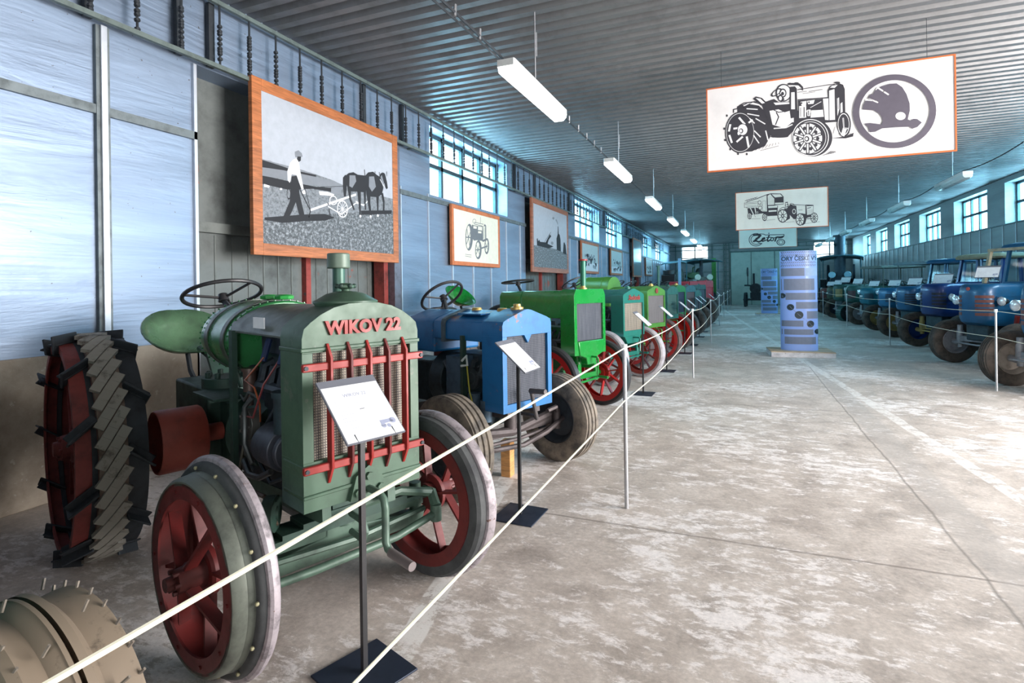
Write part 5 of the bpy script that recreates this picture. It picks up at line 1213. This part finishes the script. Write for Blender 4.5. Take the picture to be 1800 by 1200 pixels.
def modern(c):
    r = empty('tractor', (c['pos'][0], c['pos'][1], 0), math.radians(c.get('head', 209)), c['label'], 'tractor', 'tractors parked along the right wall')
    b = c['body']; hw = c.get('hw', .31); zt = c.get('zt', 1.43); zb = c.get('zb', .72); R = c.get('R', .39); wb = c.get('wb', 1.85); RR = c.get('RR', .66)
    louvred_front(r, .32, hw, zb, zt, b, c.get('slat', DKS), c.get('n', 5), c.get('split', True))
    m = MB(); m.prism([(-hw, zb+.35), (hw, zb+.35), (hw, zt-.08), (hw-.06, zt-.005), (-hw+.06, zt-.005), (-hw, zt-.08)], -1.05, -.40); hd = m.build('hood', b, r, bevel=.01)
    for s in (-1, 1):
        for k in range(4): MB().box(-.35, .1, s*(hw+.004)-.006, s*(hw+.004)+.006, zt-.22-.075*k, zt-.21-.075*k).build('hood_rib', b, hd)
    m = MB(); m.box(-1.0, .15, -.2, .2, .45, zb+.3); m.box(-wb-.2, -1.0, -.2, .2, .42, .95); m.cyl((-wb, -.65, RR), (-wb, .65, RR), .09, n=14); m.cyl((-.5, -.3, .8), (-.5, .3, .8), .1, n=14); m.build('engine_and_gearbox', M_ENG, r, bevel=.015)
    t = .60; ax = c.get('ax', GRYL)
    m = MB(); m.bar((0, -t+.12, R+.06), (0, t-.12, R+.06), .08, .09); m.tube([(.12, -t+.1, R), (.16, 0, R-.02), (.12, t-.1, R)], .018, 6); m.build('front_axle', ax, r, bevel=.008)
    for s in ((-1, 1) if c.get('crawler') else ()):
        y = s*.48; ctr = [(-1.55, .36), (.05, .30)]; path = []
        for k in range(13): q = PI/2-PI*k/12; path.append((ctr[1][0]+.30*math.cos(q), ctr[1][1]+.30*math.sin(q)))
        for k in range(13): q = -PI/2-PI*k/12; path.append((ctr[0][0]+.36*math.cos(q), ctr[0][1]+.36*math.sin(q)))
        pp = []
        for (a0, b0), (a1, b1) in zip(path, path[1:]+path[:1]):
            L_ = math.hypot(a1-a0, b1-b0); nn = max(1, round(L_/.09)); pp += [(a0+(a1-a0)*k/nn, b0+(b1-b0)*k/nn) for k in range(nn)]
        m = MB(); m.prism_y(pp, y-.12, y+.12); tr = m.build('crawler_track', M_IRON, r)
        m = MB()
        for (a0, b0), (a1, b1) in zip(pp, pp[1:]+pp[:1]):
            d = Vector((a1-a0, 0, b1-b0)); 
            if d.length < .05: continue
            nrm = Vector((d.z, 0, -d.x)).normalized(); mid = Vector(((a0+a1)/2, y, (b0+b1)/2))
            m.bar(mid-Vector((0, .15, 0)), mid+Vector((0, .15, 0)), .06, .03, nrm)
        m.build('track_shoes', ZG, tr)
    for s in (() if c.get('crawler') else (-1, 1)):
        m = MB(); y = s*(t-.14); m.cyl((0, y, R-.02), (0, y, R+.20), .055, n=16); m.cyl((0, y, R+.20), (0, y, R+.30), .042, n=14); m.cyl((0, y, R-.10), (0, y, R), .04, n=14); m.tube([(0, y, R-.02), (0, s*t, R)], .05, 10)
        o = m.build('king_pin', c.get('pin', ax), r)
        wheel_pneu(r, 0, s*t, s, R, .20, M_TYRE, c.get('rim', GRYL), steer=math.radians(-12), ribs=4)
        wheel_pneu(r, -wb, s*.70, s, RR, .30, M_RUBBER2, c.get('rim', GRYL), 'rear_wheel', 1, 20)
        m = MB(); aa = [PI*(.06+.78*k/12) for k in range(13)]
        for a, a2 in zip(aa, aa[1:]):
            p = [(-wb+(RR+.07)*math.cos(q), (RR+.07)*math.sin(q)+RR) for q in (a, a2)]
            m.poly([(p[0][0], s*.55, p[0][1]), (p[0][0], s*.86, p[0][1]), (p[1][0], s*.86, p[1][1]), (p[1][0], s*.55, p[1][1])])
        o = m.build('mudguard', b, r); so = o.modifiers.new('thick', 'SOLIDIFY'); so.thickness = .012
    for s in (-1, 1):
        if c.get('lamps', 1): headlamp(r, c.get('lx', .12), s*(hw+.10), c.get('lz', 1.14), .075); MB().bar((c.get('lx', .12)-.06, s*hw, c.get('lz', 1.14)-.03), (c.get('lx', .12)-.06, s*(hw+.1), c.get('lz', 1.14)-.03), .02, .02).build('lamp_bracket', b, r)
    if c.get('stack'): 
        x, y, z = c['stack']; m = MB(); m.cyl((x, y, zt-.05), (x, y, z), .028, n=14); m.build('exhaust_stack', c.get('stackm', paint((.05, .08, .10), .5, .3, .3)), r)
    if c.get('cab'): cab(r, c, -1.95, -.95, .50, zt-.02, c.get('cz', 2.06), b, c.get('roof', b), c.get('posts', b))
    else: bowl_seat(r, -1.85, 0, 1.12, b); steering_wheel(r, (-1.25, 0, zt+.12), .2, -.5, (-.95, 0, 1.2))
    if c.get('cab'): steering_wheel(r, (-1.25, 0, zt+.14), .2, -.5, (-.98, 0, 1.2))
    if c.get('canopy'):
        g = empty('canopy', (0, 0, 0)); g.parent = r; z = 2.0
        m = MB(); m.loft([[(x, y, zz) for x, y in ((-2.2, -.6*k), (-.6, -.6*k), (-.6, .6*k), (-2.2, .6*k))] for zz, k in ((z-.03, 1), (z+.02, 1), (z+.06, .8))]); m.build('roof', c['canopy'], g)
        for x in (-2.1, -.7):
            for s in (-1, 1): MB().cyl((x, s*.52, .95), (x, s*.54, z), .018, n=8).build('post', c['canopy'], g)
    if c.get('plate'): MB().box(.30, .335, -.12, .0, zb+.26, zb+.31).build('number_plate', M_WHITE, r)
    return r
modern(dict(pos=(3.82, 9.38), label='blue tractor cut off at the right edge, only front tyre and headlamp showing', body=ZB, slat=SLR, cab=0, stack=(-.35, -.1, 2.05), stackm=GRYL, rim=paint((.33, .29, .25), .5, .2, .35), cz=2.1))
r = modern(dict(pos=(3.90, 11.91), label='blue tractor with red-brown grille slots and round headlamps, nearest fully visible on the right', body=ZB, slat=SLR, cab=1, stack=(-.75, .15, 2.05), roof=ZB3, posts=ZB, cz=2.10))
MB().cyl((.30, 0, 1.345), (.318, 0, 1.345), .03, n=16).build('badge', paint((.4, .06, .04), .4), r)
for s in (-1, 1): MB().bar((-.42, s*.44, 1.18), (-.60, s*.42, 2.02), .05, .05).build('roll_frame_post', BEIGE, r)
MB().bar((-.60, -.46, 2.03), (-.60, .46, 2.03), .05, .05).build('roll_frame_bar', BEIGE, r)
for s in (-1, 1): MB().bar((-.60, s*.44, 2.03), (-1.0, s*.46, 2.06), .045, .045).build('roll_frame_brace', BEIGE, r)
MB().tube([(-.1, .45, .75), (-.1, .47, .9)], .035, 10).build('red_sleeve', M_REDB, r)
modern(dict(pos=(4.04, 14.72), label='deep navy blue tractor with beige cab roof and yellow king pins', body=ZB2, cab=1, roof=BEIGE, posts=ZB2, ax=YEL, lamps=1, cz=2.02, pin=YEL, rim=ZB2))
modern(dict(pos=(4.09, 17.04), label='mid blue tractor with blue cab, third of the blue ones from the right edge', body=ZB, cab=1, rim=YEL, zt=1.36, cz=2.0, posts=ZB))
modern(dict(pos=(4.15, 19.35), label='pale-nosed blue tractor with a bare canopy frame over the seat', body=ZB3, zt=1.30, canopy=paint((.10, .15, .17), .4, .2, .2), lamps=0, rim=YEL))
modern(dict(pos=(4.1, 21.8), label='light turquoise tractor with white headlamps between blue and green tractors', body=ZT, zt=1.27, n=6, split=False, plate=1))
r = modern(dict(head=203, pos=(3.95, 23.75), label='grey-green crawler tractor with pale centre strip and dark red slots', body=ZG, slat=paint((.10, .02, .03), .5), zt=1.34, n=8, split=False, lamps=0, rim=ZG, crawler=1, canopy=paint((.12, .14, .12), .5, .1, .2)))
m = MB(); m.tube([(.30, 0, .8), (.345, 0, 1.0), (.345, 0, 1.2), (.25, 0, 1.33)], .03, 8); m.build('centre_strip', paint((.3, .42, .40), .4, .2, .2), r)
modern(dict(head=200, pos=(3.85, 25.75), label='green tractor with a mustard yellow slotted grille on the right', body=ZG, slat=YEL, zt=1.39, n=8, split=False, lamps=1, lz=1.2, rim=DKS))
modern(dict(head=199, pos=(3.9, 27.9), label='dark olive tractor with paired headlamps and white number plate', body=paint((.04, .06, .03), .4, .1, .2), zt=1.28, n=5, split=False, plate=1, rim=DKS))
modern(dict(head=198, pos=(3.9, 30.1), label='small dark red tractor furthest along the right row', body=paint((.12, .03, .025), .4, .1, .2), zt=1.2, n=5, split=False, rim=DKS))

#%%STEAM
# ------------------------------------------------------------------ steam engines by the back wall
def steam_engine(pos, head, col, canc, label, ch, chr_, flyc, scale=1):
    r = empty('steam_engine', (pos[0], pos[1], 0), math.radians(head), label, 'steam engine', 'steam engines at the back of the hall'); r.scale = (scale,)*3
    m = MB(); m.cyl((.5, 0, 1.45), (-1.6, 0, 1.45), .42, n=28); m.cyl((.5, 0, 1.45), (1.0, 0, 1.45), .47, n=28); m.cyl((1.0, 0, 1.45), (1.04, 0, 1.45), .40, n=24); m.build('boiler', col, r)
    m = MB(); m.cyl((.75, 0, 1.85), (.75, 0, ch), chr_, n=22); m.cyl((.75, 0, ch-.05), (.75, 0, ch+.02), chr_*1.15, n=22); m.build('chimney', M_IRON if chr_ < .2 else paint((.03, .05, .07), .4, .3, .2), r)
    m = MB(); m.box(-.6, -.1, -.25, .25, 1.85, 2.2); m.cyl((-.6, -.3, 2.0), (-.1, -.3, 2.0), .12, n=16); m.tube([(-.4, 0, 2.2), (-.4, 0, 2.5), (-.3, .1, 2.55)], .04, 8); m.build('cylinder_block', paint((.06, .12, .05), .4, .2, .3), r, bevel=.01)
    for s in (-1, 1):
        m = MB(); m.lathe(fix([(.50, .05), (.54, .05), (.54, -.05), (.50, -.05)], s), n=36, closed=True); m.lathe(fix([(.06, .02), (.5, .02), (.5, -.0), (.06, -.0)], s), n=30); f = m.build('flywheel', col, r, loc=(-.9, s*.62, 1.95))
        m = MB(); m.lathe([(.001, .08), (.15, .08), (.17, .05), (.17, 0)], (1.06, s*.36, 1.9), (1, 0, 0), 22); m.build('lamp_disc', flyc, r)
        wheel_band(r, .55, s*.72, s, .52, .22, M_IRON, M_RED, 10); wheel_band(r, -1.6, s*.92, s, .85, .38, M_IRON, M_RED, 12, name='rear_wheel')
    m = MB(); pts = [(-1.25*k/6, 0) for k in range(-6, 7)]
    rr = [[(x, y, z) for y, z in [(1.15*math.sin(q), 2.78+.22*math.cos(q)+dz) for q in [(-1+2*i/10)*1.2 for i in range(11)]]+[(1.15*math.sin(q), 2.72+.22*math.cos(q)+dz) for q in [(1-2*i/10)*1.2 for i in range(11)]]] for x, dz in ((1.2, -.06), (.6, 0), (-2.4, 0), (-2.8, -.06))]
    m.loft(rr); cn = m.build('canopy', canc, r)
    for x in (.9, -2.3):
        for s in (-1, 1): MB().cyl((x, s*.95, 1.2), (x, s*.95, 2.8), .03, n=8).build('canopy_post', canc, r)
    m = MB(); m.box(-2.7, -1.5, -.55, .55, .8, 1.7); m.box(-1.6, .8, -.5, .5, .75, .95); m.cyl((.55, -.8, .52), (.55, .8, .52), .07, n=12); m.cyl((.55, 0, .5), (.55, 0, 1.1), .12, n=12); m.cyl((-1.6, -1, .85), (-1.6, 1, .85), .09, n=12); m.build('tender', col, r, bevel=.01)
    return r
steam_engine((-2.35, 33.8), -62, paint((.13, .14, .12), .5, .2, .3), paint((.02, .10, .13), .4, .1, .2), 'steam engine under a dark curved canopy at the back left, white discs on its front', 3.0, .1, paint((.62, .66, .55), .5, 0, .1), .98)
steam_engine((5.0, 34.0), -100, paint((.02, .035, .05), .5, .2, .3), paint((.02, .10, .13), .4, .1, .2), 'dark steam engine with a very thick tall chimney at the back right', 4.0, .27, paint((.35, .60, .72), .4, 0, .1), .98)
m = MB(); m.box(-.12, .12, -.12, .12, 0, 3.05); tag(m.build('column', paint((.04, .24, .05), .5, .1, .3), loc=(-1.45, 36.2, 0)), 'tall bright green upright machine frame behind the back left steam engine', 'machine frame')
tag(MB().box(-.05, .05, -.03, .03, 0, 2.45).build('blue_upright', paint((.22, .42, .62), .4, .1, .1), loc=(-2.05, 21.3, 0), bevel=.005), 'tall pale blue upright plank rising between the tractors of the left row', 'upright')
tag(MB().box(-.35, .35, -.3, .3, 0, 2.0).cyl((0, 0, 2.0), (0, 0, 2.25), .3, n=20).build('dark_cabinet', M_BLACK, loc=(-3.5, 30.5, 0), bevel=.03), 'black rounded machine casing by the left wall beyond the tractors', 'machine')
# small stationary engine on wheels before the sliding gate
r = empty('stationary_engine', (.95, 38.2, 0), math.radians(-95), 'dark stationary engine on spoked wheels before the pale sliding gate', 'engine')
m = MB(); m.cyl((-.5, 0, 1.15), (.6, 0, 1.15), .32, n=22); m.box(-.6, .5, -.3, .3, .55, .9); m.cyl((.1, -.1, 1.4), (.1, -.1, 2.1), .07, n=12); m.tube([(.5, 0, 1.3), (.75, -.4, 1.35), (.8, -.6, 1.35)], .05, 8); m.build('engine_body', M_IRON, r)
m = MB(); m.lathe([(.02, .04), (.28, .04), (.30, 0), (.28, -.04), (.02, -.04)], (.2, -.45, 2.2), (0, 1, 0), 28); m.bar((.2, -.45, 1.3), (.2, -.45, 2.2), .05, .05); m.build('flywheel', M_IRON, r)
for x in (.45, -.55):
    for s in (-1, 1): wheel_band(r, x, s*.6, s, .45, .12, M_IRON, M_IRON, 8, name='wheel')
m = MB(); m.cyl((.45, -.6, .45), (.45, .6, .45), .05, n=10); m.cyl((-.55, -.6, .45), (-.55, .6, .45), .05, n=10); m.box(-.6, .5, -.25, .25, .4, .56); m.build('carriage', M_IRON, r)

#%%DISPLAYS
# ------------------------------------------------------------------ blue information columns on plinths
D_BL = paint((.25, .38, .78), .35, 0, .06, None, 2, .2); D_GR = flat((.16, .19, .27), .5); D_LT = flat((.45, .55, .85), .4)
def display(pos, label):
    r = empty('display_column', (pos[0], pos[1], 0), math.radians(4), label, 'display', 'information columns standing in the aisle')
    MB().box(-.575, .575, -.42, .42, 0, .10).build('plinth', [paint((.60, .58, .60), .6, 0, .3, (.3, .28, .28), 8)], r, bevel=.003)
    MB().box(-.58, .58, -.43, .43, .10, .115).build('plinth_top', wood_mat((.46, .34, .22), .5), r)
    a_, b_ = .345, .20; zt = 2.14
    ring = lambda z: [(a_*math.copysign(abs(math.cos(t))**.85, math.cos(t)), b_*math.sin(t), z) for t in [2*PI*i/64 for i in range(64)]]
    col = MB().loft([ring(.115), ring(zt)]).build('column', D_BL, r)
    Rc = .62
    def P(x, z, e=.002):      # printed face towards the visitors: x across, curved with the column
        k = min(.999, abs(x)/a_); t = math.acos(k**(1/.85)); return Vector((x*(1+e/a_), -b_*math.sin(t)-e, z))
    def curved(m, x0, x1, z0, z1, e=.003):
        n = 10
        for i in range(n):
            xa, xb = x0+(x1-x0)*i/n, x0+(x1-x0)*(i+1)/n; m.poly([P(xa, z0, e), P(xb, z0, e), P(xb, z1, e), P(xa, z1, e)])
    m = MB()
    # text blocks, laid out like the crop (column spans x 235..522, z 258..1070 there)
    cx = lambda p: -.338+(p-240)/277*.676; cz = lambda p: zt-(p-262)/806*(zt-.115)
    for x0, x1, z0, z1 in ((243, 412, 402, 466), (243, 488, 488, 580), (272, 516, 602, 658), (346, 516, 676, 730), (426, 516, 750, 810), (243, 398, 826, 874), (243, 474, 896, 940), (262, 516, 958, 1016)):
        curved(m, cx(x0), cx(x1), cz(z1), cz(z0))
    m.build('text_blocks', D_GR, r, smooth=False)
    m = MB(); curved(m, cx(418), cx(512), cz(466), cz(402), .0035); m.build('photo_print', flat((.30, .42, .60), .5), r, smooth=False)
    for x, z, rr in ((250, 625, 22), (306, 718, 26), (367, 780, 32), (452, 853, 28), (506, 915, 22)):
        m = MB(); ww = rr/277*.676; zz = ww*1.0; p = []
        for i in range(24):
            t = 2*PI*i/24; xx = max(-.334, min(.334, cx(x)+ww*math.cos(t))); p.append(P(xx, cz(z)+zz*math.sin(t), .005))
        m.poly(p); m.build('timeline_dot', flat((.015, .03, .04), .4), r, smooth=False)
    m = MB(); pts = [P(cx(x), cz(z), .004) for x, z in ((250, 625), (306, 718), (367, 780), (452, 853), (506, 915))]
    m.tube(pts, .005, 5); m.build('timeline', D_GR, r)
    m = MB()
    for row, up in ((275, 1), (295, -1), (358, 1), (378, -1)):
        for k in range(19):
            x = -.335+.64*k/19; z = cz(row); d = .026
            m.poly([P(x, z+d*up, .003), P(x+.014, z+d*up, .003), P(x+.040, z-d*.6*up, .003), P(x+.024, z-d*.6*up, .003)])
    m.build('chevron_band', D_GR, r, smooth=False)
    def mp(co): q = P(max(-.338, min(.338, co.x)), cz(326)+co.y*1.2, .003+co.z); return q
    text_mesh('TRAKTORY ČESKÉ VÝROBY', .105, flat((.03, .07, .12), .4), r, Matrix.Identity(4), 'lettering', .0005, .001, 1.05, mapf=None) if False else None
    t = text_mesh('ORY ČESKÉ VÝ', .10, flat((.03, .07, .12), .4), r, Matrix.Identity(4), 'lettering', .0005, .0028, .98, mapf=mp)
    return r
display((1.12, 12.75), 'blue information column with chevrons and round dots on a plinth, nearer of the two')
display((1.24, 27.6), 'blue information column with chevrons and round dots on a plinth, smaller and further back')

#%%BARRIERS
# ------------------------------------------------------------------ rope barriers and information stands
def post_at(X, Y, label, grp):
    r = empty('barrier_post', (X, Y, 0), 0, label, 'post', grp)
    m = MB(); m.cyl((0, 0, 0), (0, 0, 1.09), .0135, n=14); m.build('tube', M_STEEL, r)
    m = MB(); m.cyl((0, 0, 1.06), (0, 0, 1.10), .019, n=14); m.build('cap', paint((.78, .79, .8), .4, 0, .05), r)
PL = [(-.72, -1.8), (-.72, 3.71), (-.70, 9.23), (-.68, 14.73), (-.68, 20.9), (-.65, 26.2), (-.6, 31.4), (-.55, 36.2)]
PR = [(3.15, 3.6), (3.18, 9.34), (3.22, 15.22), (3.25, 20.96), (3.29, 26.89), (3.3, 32.4)]
ordn = ['', 'nearest', 'second', 'third', 'fourth', 'fifth', 'sixth', 'furthest']
for i, (x, y) in enumerate(PL):
    if i: post_at(x, y, 'slim steel barrier post beside the left tractors, %s in the left rope line' % ordn[i], 'posts of the left rope line')
for i, (x, y) in enumerate(PR):
    if i: post_at(x, y, 'slim steel barrier post beside the right tractors, %s in the right rope line' % ['', 'nearest', 'second', 'third', 'fourth', 'furthest'][i], 'posts of the right rope line')
for P_, nm in ((PL, 'left'), (PR, 'right')):
    for z, w_, in ((1.075, 'upper'), (.725, 'lower')):
        m = MB(); pts = []
        for i, (a, b) in enumerate(zip(P_, P_[1:])):
            q = bez((a[0], a[1], z), (b[0], b[1], z), 12, .012 if i == 0 else .06); pts += q[:-1]
        pts.append((P_[-1][0], P_[-1][1], z)); m.tube(pts, .0045, 7)
        tag(m.build('barrier_rope', M_ROPE), '%s thin cream rope strung through the posts of the %s row' % (w_, nm), 'rope', 'barrier ropes')
def info_board(par, w, h, m_, title=None, top=True):
    """board centred on the local origin plane: x across, y up the slope"""
    b = MB().box(-w/2, w/2, -h/2, h/2, -.004, .004).build('board', paint((.16, .17, .20), .4, .1, .1), par); b.matrix_local = m_
    p = MB().box(-w/2+.004, w/2-.004, -h/2+.004, h/2-.035, .004, .0052).build('paper', M_WHITE, b)
    ink = flat((.33, .36, .48), .6); z = .0058
    if title: text_mesh(title, .022, ink, b, Matrix.Translation((0, h/2-.085, z)), 'lettering', .0002)
    m = MB(); rnd = random.Random(int(w*1000)+int(h*777)); yy = h/2-.11
    while yy > -h/2+.04:
        x = -w/2+.03
        for k in range(rnd.randint(1, 3)):
            l = rnd.uniform(.015, .07); m.poly([(x, yy, z), (min(x+l, w/2-.03), yy, z), (min(x+l, w/2-.03), yy+.003, z), (x, yy+.003, z)]); x += l+rnd.uniform(.01, .05)
            if x > w/2-.05: break
        yy -= .016
    m.build('text_lines', flat((.55, .57, .64), .6), b, smooth=False)
    m = MB(); cx, cy = w/2-.055, -h/2+.055
    for dx, dy, rr in ((-.022, -.008, .011), (.0, -.012, .009), (.026, .008, .014)):
        m.poly([(cx+dx+rr*math.cos(q), cy+dy+rr*math.sin(q), z) for q in [2*PI*i/16 for i in range(16)]])
    m.poly([(cx-.03, cy, z), (cx+.03, cy+.002, z), (cx+.02, cy+.018, z), (cx-.03, cy+.018, z)]); m.build('small_drawing', ink, b, smooth=False)
    m = MB()
    for s in (-.32, .32): m.cyl((s*w, -h/2+.002, .004), (s*w-.002, -h/2+.035, .007), .0015, n=5)
    m.build('clips', M_IRON, b)
    return b
def stand(X, Y, h_, az, label, w=.235, hh=.32, title=None, slope=48, base=True):
    r = empty('information_stand', (X, Y, 0), math.radians(az), label, 'information stand', 'information stands before the left tractors')
    MB().box(-.14, .14, -.15, .15, 0, .008).build('base_plate', paint((.025, .035, .06), .35, .3, .1), r, bevel=.002)
    MB().box(-.010, .010, -.010, .010, .008, h_).build('pole', M_BLACK, r)
    s = math.radians(slope); up = Vector((-math.cos(s), 0, math.sin(s))); c_ = Vector((0, 0, h_))
    info_board(r, w, hh, frame_matrix(c_, (0, 1, 0), up), title)
    return r
stand(-1.37, 1.76, 1.035, -20, 'black information stand with white sheet in front of the green-grey lettered tractor', .255, .30, 'WIKOV 22', 42)
stand(-1.35, 3.36, 1.045, -2, 'black information stand before the blue vintage tractor', .26, .28, None, 42)
SL = [(-1.24, 7.68, 'bright green tractor with the square grille'), (-1.18, 9.81, 'teal tractor with the red script name'), (-1.11, 12.42, 'yellow-green tractor'), (-1.10, 14.2, 'narrow dark teal tractor'), (-1.07, 16.38, 'green tractor with the navy grille'), (-1.07, 18.14, 'blue-green tractor with the dusky red grille'), (-.98, 21.9, 'dark green tractor with wide tyres'), (-.9, 27.2, 'tall red tractor')]
for x, y, t_ in SL: stand(x, y, 1.03, -2, 'small information stand before the %s' % t_, .26, .28, None, 42)
def hood_sign(X, Y, Z, label, w=.30, h=.24, zb=1.40):
    r = empty('information_sign', (X, Y, zb), math.radians(-128), label, 'sign', 'white sheets propped on the right tractors')
    m = MB(); m.box(-.08, .08, -.06, .06, 0, .01); m.cyl((0, 0, 0), (0, 0, Z-zb), .008, n=8); m.build('foot', M_BLACK, r)
    info_board(r, w, h, frame_matrix((0.02, 0, Z), (0, 1, 0), (-.35, 0, 1)) if 0 else frame_matrix((.02, 0, Z-zb), (0, 1, 0), (-.55, 0, .85)))
    return r
RS = [(4.05, 12.18, 1.64, 1.43, '', .34), (4.19, 14.99, 1.54, 1.43, '', .36), (4.24, 17.31, 1.49, 1.36, '', .32), (4.3, 19.62, 1.45, 1.30, '', .32), (4.25, 22.07, 1.43, 1.27, '', .32), (4.1, 23.95, 1.52, 1.34, '', .34), (4.0, 25.9, 1.58, 1.39, '', .38), (4.05, 28.05, 1.48, 1.28, '', .34), (4.05, 30.25, 1.42, 1.2, '', .34)]
RN = ['the nearest full blue tractor with red-brown slots', 'the navy blue tractor with beige cab roof', 'the mid blue cab tractor', 'the blue tractor with the canopy frame', 'the light turquoise tractor', 'the grey-green tractor with pale centre strip', 'the green tractor with the yellow grille', 'the dark olive tractor', 'the small dark red tractor']
for (x, y, z, zb, _, w_), n_ in zip(RS, RN): hood_sign(x, y, z, 'white sheet on the hood of '+n_, w_, w_*.72, zb)
